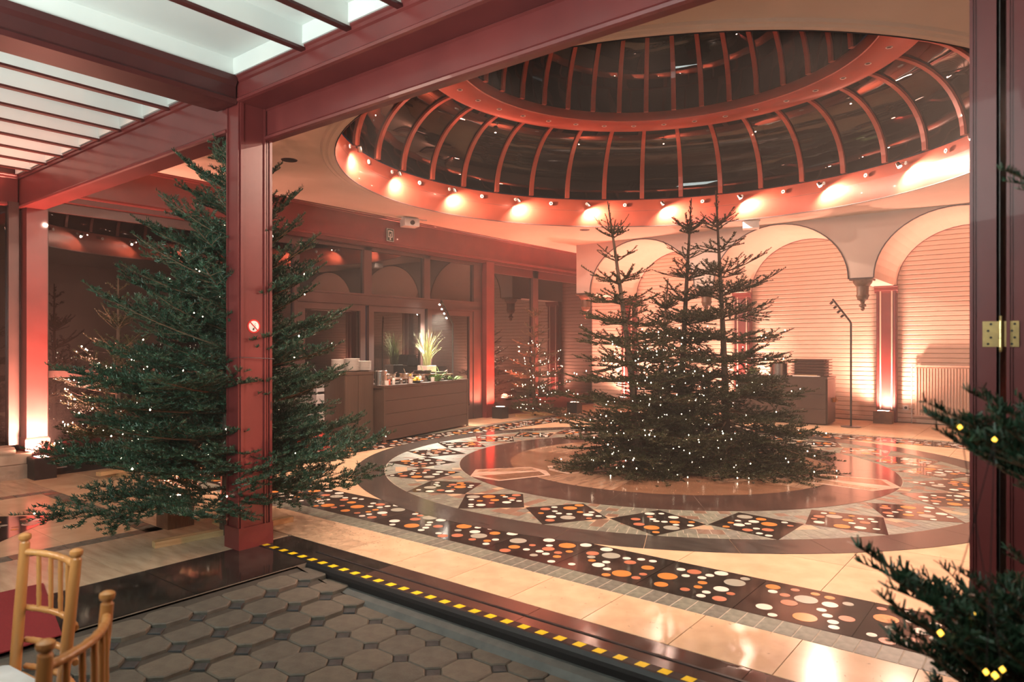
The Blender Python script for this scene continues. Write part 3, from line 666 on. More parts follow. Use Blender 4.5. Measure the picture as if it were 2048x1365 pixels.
# exit sign on beam
ex = thing('exit_sign', 'small dark green emergency exit sign on the red beam', 'sign', (-9.219, 8.27, 3.46))
MB().box(0, .012, -.085, .085, -.115, .115).build('panel', 'sign_green', ex)
def bar(y0, y1, z0, z1): MB().box(.012, .0145, y0, y1, z0, z1).build('symbol_line', 'sign_white', ex)
bar(-.080, .080, .106, .110); bar(-.080, .080, -.110, -.106); bar(-.080, -.076, -.11, .11); bar(.076, .080, -.11, .11)
bar(-.048, .048, .062, .076); bar(-.048, -.036, -.042, .076); bar(.036, .048, -.042, .076); bar(-.048, -.016, -.042, -.030); bar(.016, .048, -.042, -.030); bar(-.006, .006, -.080, .020)
MB().add([(.0145, -.020, -.066), (.0145, .020, -.066), (.0145, 0, -.092), (.012, -.020, -.066), (.012, .020, -.066), (.012, 0, -.092)], [(0, 1, 2), (3, 5, 4), (0, 3, 4, 1), (1, 4, 5, 2), (2, 5, 3, 0)]).build('symbol_arrow', 'sign_white', ex)

# ---- uplights
def uplight(x, y, lab, energy, colr, tgt, tone='led_pink', s=1., spot=158, box='wood_dark', size=.08):
    t = thing('uplight', lab, 'floor lamp', (x, y, 0)); w_ = .16*s
    MB().prism([(-w_, -.11), (w_, -.11), (w_, .11), (-w_, .11)], 0, .24, .01).build('housing', box, t)
    MB().box(-w_*.72, w_*.72, -.07, .07, .238, .2415).build('lens_frame', 'black_metal', t); MB().box(-w_*.6, w_*.6, -.055, .055, .2415, .244).build('lens', tone, t)
    light('uplight_beam', 'SPOT', (x, y, .27), energy, colr, size, (x+tgt[0], y+tgt[1], .27+tgt[2]), spot, 1.0)
WARM = (1, .42, .30)
uplight(-2.60, YB-.42, 'dark box uplight at the foot of the pilaster beside the radiator', 900, WARM, (0, .16, 1))
uplight(-5.44, YB-.42, 'dark box uplight at the foot of the pilaster behind the firs', 900, WARM, (0, .16, 1))
uplight(-8.28, YB-.42, 'dark box uplight at the foot of the far pilaster', 900, WARM, (0, .16, 1))
uplight(.24, YB-.42, 'dark box uplight at the last pilaster beyond the doors', 900, WARM, (0, .16, 1))
uplight(-8.98, 11.08, 'small box uplight at the foot of the red pilaster by the glass doors', 900, (1, .17, .10), (-.22, 0, 1), s=.8, box='black_metal')
uplight(-9.0, 2.84, 'small box uplight at the foot of the end post', 1900, (1, .40, .28), (-.20, .02, 1), s=.8, box='black_metal')
uplight(-5.74, 2.78, 'dark cube uplight shining through the big fir', 300, (1, .24, .14), (.45, .06, 1), s=.62)
uplight(-8.4, 13.0, 'small box uplight on the floor by the far fir', 900, (1, .17, .10), (-.5, .1, 1), s=.8, box='black_metal')

uplight(.05, 4.25, 'dark box uplight on the floor beyond the folded doors', 420, (1, .25, .14), (-4.8, -1.3, .9), s=.8, box='black_metal', spot=48)

# ---- radiator and socket
ra = thing('radiator', 'cream ribbed panel radiator on the boarded wall', 'radiator', (-2.12, YB-.11, .14))
MB().box(0, 1.9, -.02, .04, 0, .96).build('panel', 'board', ra)
fin = MB().sweep([(0, 0), (.018, .006), (.018, .022), (0, .028)], (0, 0, .03), (0, 0, .93), (0, -1, 0), (1, 0, 0)).mesh('fin', 'board')
for k in range(38): inst('fin', fin, ra, (.02+.049*k, -.02, 0))
MB().box(-.005, 1.9, -.045, .06, .955, .985).build('top_grille', 'board', ra)
MB().tube([(-.05, .03, -.14), (-.05, .03, 1.0), (0, .03, 1.0)], .012, 8).build('pipe', 'plastic_white', ra)
for x in (.25, 1.6): MB().box(x, x+.05, .04, .09, .1, .9).build('bracket', 'plastic_white', ra)
so = thing('wall_socket', 'small white wall socket beside the radiator', 'socket', (-2.40+.12, YB-.016, .29))
MB().box(-.05, .05, -.012, 0, -.05, .05).build('plate', 'plastic_white', so); MB().tube([(0, -.014, 0), (0, -.011, 0)], .026, 16).build('recess', 'dark_pan', so)

# ================================================================== BUFFET (by the glass wall)
cb = thing('plate_cupboard', 'tall brown wooden serving cupboard with plate stacks on top', 'cupboard', (-8.53, 6.80, 0))
MB().box(-.26, .26, -.28, .28, .03, 1.06).build('body', 'counter_vert', cb); MB().box(-.27, .27, -.29, .29, 1.06, 1.105).build('top', 'counter_vert', cb); MB().box(-.24, .24, -.26, .26, 0, .03).build('plinth', 'black_metal', cb)
MB().box(.26, .268, -.27, -.03, .06, 1.04).build('door', 'counter_vert', cb); MB().box(.26, .268, -.02, .27, .06, 1.04).build('door', 'counter_vert', cb)
u_ = Vector((-.186, .983, 0)).normalized(); ang = math.atan2(u_.y, u_.x)-math.pi/2
bf = thing('buffet_counter', 'long dark brown buffet counter in front of the glass doors', 'counter', (-8.09, 7.14, 0), ang)
MB().box(-.68, -.02, .02, 2.50, .03, .84).build('body', 'counter', bf); MB().box(-.70, 0, 0, 2.52, .84, .88).build('top', 'counter', bf)
zz = [.03, .235, .44, .645, .84]
for a, b_ in zip(zz, zz[1:]): MB().box(-.02, -.004, .05, 2.47, a+.003, b_-.003).build('front_board', 'counter', bf)
MB().box(-.02, .0, .0, .05, 0, .84).build('corner_post', 'counter_vert', bf); MB().box(-.02, 0, 2.47, 2.52, 0, .84).build('corner_post', 'counter_vert', bf)
BMX = Matrix.Translation((-8.09, 7.14, 0)) @ Matrix.Rotation(ang, 4, 'Z')
def onb(x, y, z=.88): return BMX @ Vector((x, y, z))
plate_me = MB().lathe([(.0, .0), (.07, .0), (.085, .004), (.128, .020), (.130, .024), (.125, .024), (.082, .009), (.0, .007)], 24, cap=False).mesh('plate', 'porcelain', True)
for s, (x, y, n, sc, lab) in enumerate([(-8.52, 6.60, 13, .80, 'round white plate in the stack half hidden by the fir'), (-8.40, 6.77, 14, .94, 'round white plate in the tallest middle stack'), (-8.40, 7.00, 11, .90, 'round white plate in the lower stack beside the steel pot')]):
    for k in range(n):
        o = inst('plate', plate_me, None, (x, y, 1.106+k*.0135), None, (sc, sc, .95)); tag(o, lab, 'plate', 'plates stacked on the cupboard')
def pot(nm, p, r, h_, lab, ladle=True, m='steel', sc=1):
    t = thing(nm, lab, 'pot', p)
    MB().lathe([(0, 0), (r, 0), (r, h_), (r-.006, h_), (r-.006, .01), (0, .01)], 28, cap=False).build('body', m, t, smooth=False)
    MB().lathe([(r, h_-.008), (r+.006, h_-.004), (r+.006, h_+.003), (r-.006, h_+.003)], 28, cap=False).build('rim', 'steel', t)
    for s in (-1, 1): MB().tube([(s*r, -.03, h_*.75), (s*(r+.03), -.025, h_*.78), (s*(r+.03), .025, h_*.78), (s*r, .03, h_*.75)], .005, 6).build('handle', 'steel', t)
    return t
pt = pot('stock_pot', onb(-.16, .12, .885), .095, .215, 'tall polished steel soup pot beside the plate stacks')
MB().lathe([(.10, .215), (.09, .228), (.0, .236)], 24, cap=False).build('lid', 'steel', pt); MB().box(-.14, .12, -.12, .12, -.005, 0).build('base_plate', 'steel', pt)
def stand(y, w_, z, lab):
    t = thing('riser_board', lab, 'serving board', onb(-.30, y), ang)
    MB().box(-.16, .16, -w_/2, w_/2, z-.02, z).build('board', 'wood_dark', t)
    for sx in (-.12, .12):
        for sy in (-1, 1): MB().tube([(sx, sy*(w_/2-.04), 0), (sx, sy*(w_/2-.04), z-.02)], .012, 8).build('leg', 'steel', t)
def pan(y, z, r, h_, lab, m='steel', x=-.30):
    t = thing('serving_pan', lab, 'pan', onb(x, y, .88+z), ang)
    MB().lathe([(0, 0), (r*.85, 0), (r, h_), (r-.006, h_), (r*.85-.006, .008), (0, .008)], 26, cap=False).build('body', m, t, smooth=True)
    MB().lathe([(0, h_*.75), (r*.93, h_*.75)], 20, cap=False).build('food', 'herb' if m != 'steel' else 'wood_dark', t)
    MB().tube([(0, r*.95, h_*.8), (0, r+.10, h_+.02)], .007, 6).build('handle', 'steel', t)
    MB().tube([(.02, -.02, h_*.6), (.03, -.11, h_+.09)], .005, 6).build('serving_spoon', 'steel', t)
stand(.52, .40, .085, 'small wooden riser with steel feet under the first pan'); pan(.50, .086, .125, .075, 'steel pan with two spoons on the first riser')
stand(.98, .40, .085, 'small wooden riser under the second steel pan'); pan(.98, .086, .125, .065, 'steel pan with a slanted spoon on the middle riser')
stand(1.47, .46, .13, 'taller wooden riser under the black pan'); pan(1.47, .131, .16, .055, 'wide black pan on the taller riser', 'dark_pan')
stand(1.98, .46, .11, 'long wooden riser under the flat black pan near the plant'); pan(1.98, .111, .17, .04, 'flat black pan beside the grass planter', 'dark_pan')
for (x, y, lab) in [(-.06, .14, 'tea light glass at the front corner of the counter'), (-.06, .78, 'tea light glass in front of the second riser'), (-.06, 1.42, 'tea light glass below the black pan')]:
    t = thing('tealight_glass', lab, 'candle', onb(x, y)); MB().lathe([(0, 0), (.032, 0), (.036, .075), (.033, .075), (.029, .005), (0, .005)], 16, cap=False).build('glass', 'candle_glass', t); MB().lathe([(0, .006), (.026, .006), (.026, .045), (0, .045)], 12, cap=False).build('candle', 'candle_glow', t)
t = thing('lemon_bowl', 'dark shallow bowl for lemons on the counter edge', 'bowl', onb(-.10, 1.0)); MB().lathe([(0, 0), (.05, 0), (.12, .035), (.116, .037), (.05, .006), (0, .006)], 22, cap=False).build('body', 'dark_pan', t, smooth=True)
lem = MB().lathe([(.003, -.040), (.018, -.032), (.030, -.012), (.031, .010), (.020, .030), (.004, .040)], 12).mesh('lemon', 'lemon', True)
for k, (dx, dy, dz) in enumerate([(0, -.05, .045), (.03, .03, .045), (-.04, .02, .045), (0, 0, .078)]): tag(inst('lemon', lem, None, onb(-.10+dx, 1.0+dy, .88+dz), (R(80), 0, k*1.1)), 'yellow lemon in the dark bowl', 'lemon', 'lemons in the bowl')
for k, (y, m, hh) in enumerate([(.30, 'tomato', .10), (.42, 'candle_glass', .12), (.62, 'steel', .10), (.86, 'tomato', .09), (1.16, 'porcelain', .13), (1.24, 'wood_dark', .12)]):
    t = thing('condiment_jar', ['red sauce jar at the near end of the counter', 'clear glass jar beside the red sauce jar', 'steel shaker below the first pan', 'red topped jar beside the lemon bowl', 'white sauce bottle beyond the lemon bowl', 'brown spice bottle below the black pan'][k], 'jar', onb(-.14, y))
    MB().lathe([(0, 0), (.026, 0), (.028, hh*.65), (.016, hh*.8), (.016, hh), (0, hh)], 14, cap=False).build('body', m, t); MB().lathe([(.018, hh*.9), (.018, hh+.012), (0, hh+.012)], 12, cap=False).build('lid', 'steel', t)
def leafy(nm, p, lab, n, rad, m, seed, hmin, hmax, wd=.012, cat='herbs'):
    rr = random.Random(seed); mb = MB()
    for k in range(n):
        a = rr.uniform(0, 6.283); r = rr.uniform(0, rad)*.7; hh = rr.uniform(hmin, hmax); ln = rr.uniform(.2, .9)*rad
        x0, y0 = r*math.cos(a), r*math.sin(a); tx, ty = math.cos(a), math.sin(a)
        p0 = Vector((x0, y0, 0)); p1 = Vector((x0+tx*ln*.5, y0+ty*ln*.5, hh*.7)); p2 = Vector((x0+tx*ln*1.1, y0+ty*ln*1.1, hh*rr.uniform(.8, 1.1))); s = Vector((-ty, tx, 0))*wd
        mb.add([p0-s, p0+s, p1+s*.9, p1-s*.9, p2], [(0, 1, 2, 3), (3, 2, 4)])
    o = mb.build(nm, m, None, p); return tag(o, lab, cat)
leafy('salad_greens', onb(-.16, 1.62), 'leafy green salad below the black pan', 90, .17, 'herb', 5, .04, .16, .02, 'salad'); leafy('herb_bunch', onb(-.14, 2.12), 'long bunch of green herbs at the counter end', 80, .20, 'herb', 6, .02, .08, .012)
gp = thing('grass_planter', 'pale square planter with tall ornamental grass on the buffet', 'plant', onb(-.52, 1.92)); MB().prism([(-.12, -.12), (.12, -.12), (.12, .12), (-.12, .12)], 0, .26, .008).build('pot', 'pot_white', gp); MB().box(-.11, .11, -.11, .11, .255, .262).build('soil', 'soil', gp)
rr = random.Random(4); mb = MB()
for k in range(150):
    a = rr.uniform(0, 6.283); r = rr.uniform(0, .08); hh = rr.uniform(.35, .78); sp_ = rr.uniform(.05, .34); d_ = Vector((math.cos(a), math.sin(a), 0)); s = Vector((-d_.y, d_.x, 0))*.005; p0 = d_*r+Vector((0, 0, .26)); pr_ = []
    for i in range(5): u = i/4; pr_.append(p0+d_*(sp_*u*u)+Vector((0, 0, hh*u*(1-.18*u*sp_/.3))))
    for i in range(4): s0, s1 = s*(1-i/4.2), s*(1-(i+1)/4.2); mb.add([pr_[i]-s0, pr_[i]+s0, pr_[i+1]+s1, pr_[i+1]-s1], [(0, 1, 2, 3)])
tag(mb.build('grass_blades', 'reed', gp), kind='stuff')
def buffet_lamp(p, rz, lab, on, h1=1.94, reach=.34, rise=.42):
    t = thing('buffet_lamp', lab, 'lamp', p, rz)
    MB().lathe([(0, 0), (.17, 0), (.17, .012), (.02, .02), (0, .02)], 28, cap=False).build('base', 'black_metal', t)
    MB().tube([(0, 0, .01), (0, 0, h1-.03), (0, .012, h1), (0, .04, h1+.04)], .017, 8).build('pole', 'black_metal', t)
    d_ = Vector((0, reach, rise)).normalized(); e = Vector((0, reach, h1+rise)); MB().tube([(0, .02, h1+.015), tuple(e)], .018, 8).build('head_bar', 'black_metal', t)
    perp = Vector((0, rise, -reach)).normalized()
    for k in range(4):
        c_ = Vector((0, .02, h1+.015))+d_*(.16+.105*k)+perp*.055; hd_ = MB().tube([tuple(c_-perp*.03), tuple(c_+perp*.03)], .022, 12).build('spot_head', 'black_metal', t)
        o = MB().tube([tuple(c_+perp*.030), tuple(c_+perp*.0325)], .018, 12).build('lens', 'lamp_hot' if on else 'dark_pan', hd_)
    if on:
        w4 = Matrix.Translation(p) @ Matrix.Rotation(rz, 4, 'Z'); pp = w4 @ (Vector((0, .02, h1+.015))+d_*.32+perp*.11); tt = w4 @ (Vector((0, .02, h1))+d_*.32+perp*1.5+Vector((0, 0, -1.2)))
        light('buffet_lamp_beam', 'SPOT', pp, on, (1, .90, .74), .06, tt, 100, .6)
    return t
buffet_lamp((-9.05, 9.72, 0), ang+R(172), 'black buffet lamp with four lit heads bending over the counter', 900)
cr = thing('crate_trolley', 'grey trolley of plastic trays behind the plate cupboard', 'trolley', (-8.95, 6.62, 0))
for k, z in enumerate((.05, .36, .62, .80)):
    MB().prism([(-.20, -.24), (.20, -.24), (.20, .24), (-.20, .24)], z, z+.14, .01).build('tray', 'grey_plastic' if k != 1 else 'plastic_white', cr)
for sx in (-.21, .19):
    for sy in (-.25, .23): MB().box(sx, sx+.02, sy, sy+.02, 0, .96).build('upright', 'grey_plastic', cr)
t = thing('red_crate', 'flat red plastic crate on the floor beside the cupboard', 'crate', (-8.55, 6.22, .0)); MB().box(-.2, .2, -.18, .18, .0, .15).build('body', 'red_plastic', t); MB().box(-.22, .22, -.2, .2, .15, .185).build('rim', 'red_plastic', t)

# ================================================================== SECOND STATION (by the arcade)
a2 = math.atan2(RT.y, RT.x)
b2 = thing('buffet_counter', 'dark wooden buffet counter partly hidden behind the tall firs', 'counter', (-3.34, 13.86, 0), 0)
MB().box(-1.75, -.02, .02, .62, .02, .87).build('body', 'counter', b2); MB().box(-1.77, 0, 0, .64, .87, .91).build('top', 'counter', b2)
for a, b_ in zip([.02, .3, .58, .87], [.3, .58, .87]): MB().box(-1.75, -.03, .004, .02, a+.003, b_-.003).build('front_board', 'counter', b2)
MB().box(-.02, -.004, .03, .61, .03, .86).build('end_panel', 'counter_vert', b2)
BM2 = Matrix.Translation((-3.34, 13.86, 0))
def on2(x, y, z=.91): return BM2 @ Vector((x, y, z))
bk_me = MB().prism([(-.27, -.18), (.27, -.18), (.27, .18), (-.27, .18)], 0, .04, .006).mesh('basket_body', 'wicker')
rm = MB().box(-.325, .325, -.22, -.195, .038, .052).box(-.325, .325, .195, .22, .038, .052).box(-.325, -.295, -.195, .195, .038, .052).box(.295, .325, -.195, .195, .038, .052).box(-.30, .30, -.20, .20, .034, .044); rim_me = rm.mesh('basket_rim', 'wicker'); sl_me = MB().tube([(-.30, -.205, .02), (.30, -.205, .02)], .006, 5).mesh('weave_rod', 'wicker')
for k in range(6):
    t = thing('wicker_basket', 'flat dark woven basket in the stack on the far counter', 'basket', on2(-.36, .30, .911+.055*k), 0, 'stacked woven baskets')
    inst('basket_body', bk_me, t); inst('basket_rim', rim_me, t); inst('weave_rod', sl_me, t)
pot('stock_pot', on2(-.98, .32), .17, .24, 'wide steel pot on the far counter behind the fir')
t = thing('serving_tray', 'pale oval tray in front of the woven baskets', 'tray', on2(-.40, .08), 0); MB().prism([(.26*math.cos(i*.314), .055*math.sin(i*.314)) for i in range(20)], 0, .018, .006).build('body', 'porcelain', t); MB().box(-.2, .2, -.02, .02, .018, .03).build('bread', 'pine_wood', t)
leafy('flower_bunch', on2(.03, .40, .42), 'small orange dried flower bunch at the counter end', 30, .07, 'flower_orange', 8, .04, .12, .012, 'flowers')
leafy('leaf_garnish', on2(-1.45, .2), 'pale leafy garnish at the hidden end of the far counter', 60, .16, 'herb', 9, .06, .2, .02, 'salad')
buffet_lamp((-2.95, 13.92, 0), a2+R(90), 'black buffet lamp with four unlit heads in front of the boarded wall', 0)

# ================================================================== CHAIRS
def chair(p0, p1, face, lab):
    """back posts at p0, p1 (x, y), seat extends along face"""
    zf = -.115; p0 = Vector((*p0, zf)); p1 = Vector((*p1, zf)); ux = (p1-p0); W = ux.length; ux.normalize(); f = Vector((*face, 0)).normalized()
    t = thing('dining_chair', lab, 'chair', (p0+p1)/2, 0, 'wooden ballroom chairs')
    o = (p0+p1)/2
    def L(a, b_, z): return ux*a+f*b_+Vector((0, 0, z))
    hw = W/2
    def bamboo(pts, r, nm):
        pp, rad = [], []; n = len(pts)-1
        for i in range(n*8+1):
            u = i/8; k = min(int(u), n-1); q_ = Vector(pts[k]).lerp(Vector(pts[k+1]), u-k); pp.append(q_); rad.append(r*(1.13 if i % 8 == 4 else 1.0))
        MB().tube(pp, rad, 10).build(nm, 'cafe_wood', t, smooth=True)
    for s in (-1, 1):
        b0 = L(s*hw*.88, -.03, 0); b1 = L(s*hw*.90, .02, .45); b2_ = L(s*hw, -.02, .910)
        MB().tube([b0, b1, b1.lerp(b2_, .5), b2_], [.014, .019, .0185, .0165], 12).build('back_post', 'cafe_wood', t, smooth=True)
        fz = MB(); prof = [(.0165, 0), (.013, .006), (.012, .010), (.0185, .016), (.0205, .024), (.0195, .032), (.012, .037), (.0, .039)]
        fz.lathe(prof, 14, (b2_.x, b2_.y, b2_.z-.004), cap=False).build('finial', 'cafe_wood', t, smooth=True)
        bamboo([L(s*.19, .40, 0), L(s*.19, .40, .24), L(s*.19, .39, .45)], .016, 'front_leg')
        bamboo([L(s*hw*.88, 0, .2), L(s*.19, .40, .2)], .009, 'side_stretcher')
    def railpts(z, k0): return [L(hw*.97*u, -.02+.0*z-.035*(1-u*u)+(.0), z) for u in (-1, -.66, -.33, 0, .33, .66, 1)]
    for z, r in ((.878, .0115), (.68, .0105), (.565, .0105), (.47, .0105)):
        bamboo(railpts(z, 0), r, 'back_rail')
    for k in range(5):
        u = -.68+.34*k; yb = -.02-.035*(1-u*u)
        bamboo([L(hw*.97*u, yb, .68), L(hw*.97*u, yb, .78), L(hw*.97*u, yb, .878)], .0075, 'spindle')
    bamboo([L(-.19, .40, .22), L(.19, .40, .22)], .009, 'front_stretcher'); bamboo([L(-.15, 0, .22), L(.15, 0, .22)], .009, 'rear_stretcher')
    sp_ = [L(-hw*.9, -.01, 0), L(hw*.9, -.01, 0), L(.205, .41, 0), L(-.205, .41, 0)]
    MB().prism([(v.x, v.y) for v in sp_], .435, .460, .005).build('seat', 'cafe_wood', t)
    n4 = 6; rim = []
    for (a, b_), (sx, sy) in zip([(-hw*.8, .06), (hw*.8, .06), (.16, .37), (-.16, .37)], [(-1, -1), (1, -1), (1, 1), (-1, 1)]):
        for k in range(n4+1):
            g = math.atan2(sy, sx)-math.pi/4+math.pi/2*k/n4; v = L(a+.03*math.cos(g), b_+.03*math.sin(g), 0); rim.append((v.x, v.y))
    MB().prism(rim, .460, .505, .018).build('cushion', 'cushion', t, smooth=False)
def cw(lat, d): p = FW*d+RT*lat; return (p.x, p.y)
def cdir(a, b_): p = FW*b_+RT*a; return (p.x, p.y)
chair(cw(-1.735, 2.452), cw(-1.432, 2.262), cdir(-.53, -.85), 'light wooden ballroom chair seen whole from behind by the red carpet')
chair(cw(-1.072, 1.572), cw(-1.112, 1.885), cdir(-1, -.10), 'light wooden ballroom chair cut off by the bottom edge of the picture')
cp = MB().prism([(-5.05, 1.55), (-5.3, .2), (-3.6, .2), (-3.75, 1.42), (-4.25, 1.50)], 0, .006)
tag(MB().prism([(-4.98, 1.58), (-5.2, -1.6), (-3.95, -1.6), (-4.02, 1.36)], .0005, .007).build('carpet_runner', 'carpet'), 'dark red carpet runner behind the chairs', 'carpet')

# ================================================================== FIR TREES
def needle_run(mb, p0, p1, dens, ln, wd, rr, comb=.55, tip=False):
    ax = p1-p0; L = ax.length
    if L < 1e-4: return
    ax.normalize(); side = ax.cross(Vector((0, 0, 1)))
    if side.length < 1e-3: side = Vector((1, 0, 0))
    side.normalize(); up = side.cross(ax)
    for k in range(max(1, int(L*dens))):
        p = p0+ax*(L*rr.random()); g = rr.gauss(0, 1.0)
        a = rr.choice((-1, 1))*rr.uniform(.25, 1.75)+0
        rad = side*math.sin(a)+up*math.cos(a)*(1 if abs(a) < 1.57 else .6)
        d = (ax*rr.uniform(.35, .9)+rad).normalized(); l = ln*rr.uniform(.7, 1.1)
        s = d.cross(Vector((rr.uniform(-1, 1), rr.uniform(-1, 1), rr.uniform(-1, 1)))); s.normalize(); s *= wd*.5
        mb.v += [tuple(p-s), tuple(p+s), tuple(p+d*l+s*.55), tuple(p+d*l-s*.55)]; o = len(mb.v)-4; mb.f.append((o, o+1, o+2, o+3)); mb.m.append(1)
def stem(mb, pts, r0, r1, n=4):
    k = len(pts)-1; mb.mi(0); mb.tube(pts, [r0+(r1-r0)*i/k for i in range(k+1)], n, cap=False)
def branch_mesh(seed, L, dens, ln=.021, wd=.0030, nm='branch', nmat='needle', bare=.12, sub=True, droop=0., full=1.):
    rr = random.Random(seed); mb = MB()
    axis = []
    n = 8
    for i in range(n+1):
        u = i/n; axis.append(Vector((L*u, rr.uniform(-.012, .012)*L*u, L*(.10*u*u*u-.05*u-droop*u*(1-u)))))
    stem(mb, axis, .004+.007*L, .002)
    def at(u):
        k = min(int(u*n), n-1); return axis[k].lerp(axis[k+1], u*n-k)
    def twig(p, d, l, lev):
        pts = [p]; q_ = p; m_ = 3
        for i in range(m_):
            d = (d+Vector((rr.uniform(-.12, .12), rr.uniform(-.12, .12), rr.uniform(-.06, .12)))).normalized(); q_ = q_+d*(l/m_); pts.append(q_)
        stem(mb, pts, .0030 if lev == 1 else .0022, .0014, 3)
        for i in range(m_): needle_run(mb, pts[i], pts[i+1], dens, ln, wd, rr)
        if lev < 2 and sub and l > .13:
            k = int(l/.075*full); dd = (pts[-1]-pts[0]).normalized()
            for i in range(k):
                u = .25+.62*i/max(1, k-1) if k > 1 else .5; j = min(int(u*m_), m_-1); s = 1 if i % 2 else -1
                sd = Vector((-dd.y, dd.x, 0))*s
                twig(pts[j].lerp(pts[j+1], u*m_-j), (dd*.75+sd*.62+Vector((0, 0, rr.uniform(-.10, .15)))).normalized(), min(.20, l*(1-u)*.75+.035), lev+1)
    npair = max(2, int(L/.095*full))
    for i in range(npair):
        u = bare+(.95-bare)*(i+rr.uniform(-.2, .2))/npair; u = min(.97, max(bare*.8, u)); p = at(u)
        for s in (-1, 1):
            if rr.random() < .06: continue
            an = R(rr.uniform(42, 60)); l = (L*(1-u)*.52+.055)*rr.uniform(.75, 1.15); l = min(l, .5*L)
            twig(p, Vector((math.cos(an), s*math.sin(an), rr.uniform(-.12, .20))), l, 1)
    for i in range(n):
        if (i+1)/n > bare: needle_run(mb, axis[i], axis[i+1], dens, ln, wd, rr)
    e = axis[-1]; needle_run(mb, e, e+Vector((.012, 0, .002)), dens*1.5, ln, wd, rr)
    return mb.mesh(nm, ['twig', nmat])
BR = {}
for key, L_, dn, ln_, wd_, nm_, kw in [('big', 1.25, 380, .025, .0052, 'needle', {}), ('mid', .80, 420, .025, .0052, 'needle', {}), ('small', .42, 520, .025, .0046, 'needle', {}), ('tiny', .20, 700, .023, .0040, 'needle', {'bare': .05}),
                                   ('obig', 1.25, 300, .023, .0068, 'needle_olive', {'droop': .10, 'full': .85, 'bare': .16}), ('omid', .80, 320, .023, .0068, 'needle_olive', {'droop': .06, 'full': .82, 'bare': .12}), ('osmall', .42, 460, .020, .0066, 'needle_olive', {'full': .5, 'sub': False}), ('otiny', .20, 520, .018, .0062, 'needle_olive', {'sub': False, 'full': .30})]:
    BR[key] = (L_, [branch_mesh(hash(key) % 1 + 11*i+len(key)*7+int(L_*100), L_, dn, ln_, wd_, nmat=nm_, **kw) for i in range(4)])
def pick(pref, l):
    ks = [pref+k for k in ('big', 'mid', 'small', 'tiny')]
    k = min(ks, key=lambda q_: abs(math.log(BR[q_][0]/max(l, .02)))); return k
def put_branch(tree, base, dirv, l, rr, pref='', roll=0.):
    k = pick(pref, l); L_, ms = BR[k]; s = l/L_; x = dirv.normalized(); up = Vector((0, 0, 1)); y = up.cross(x)
    if y.length < 1e-3: y = Vector((0, 1, 0))
    y.normalize(); z = x.cross(y)
    m = Matrix((x, y, z)).transposed() @ Matrix.Rotation(roll, 3, 'X')
    return inst('branch', rr.choice(ms), tree, m4=Matrix.Translation(base) @ m.to_4x4() @ Matrix.Diagonal((s, s, s, 1)))
def clear(b0, d_, l, x, y):
    for k in range(1, 25):
        q_ = b0+d_*(l*k/24); X, Y = q_.x+x, q_.y+y
        if (-4.89 < X < -4.63 and 2.70 < Y < 3.04) or X < -9.18 or (1.40 < q_.z and X > -4.92 and Y < 2.80) or (2.68 < Y < 2.98 and q_.z > 3.02 and X < -4.6): return l*(k-1)/24
    return l
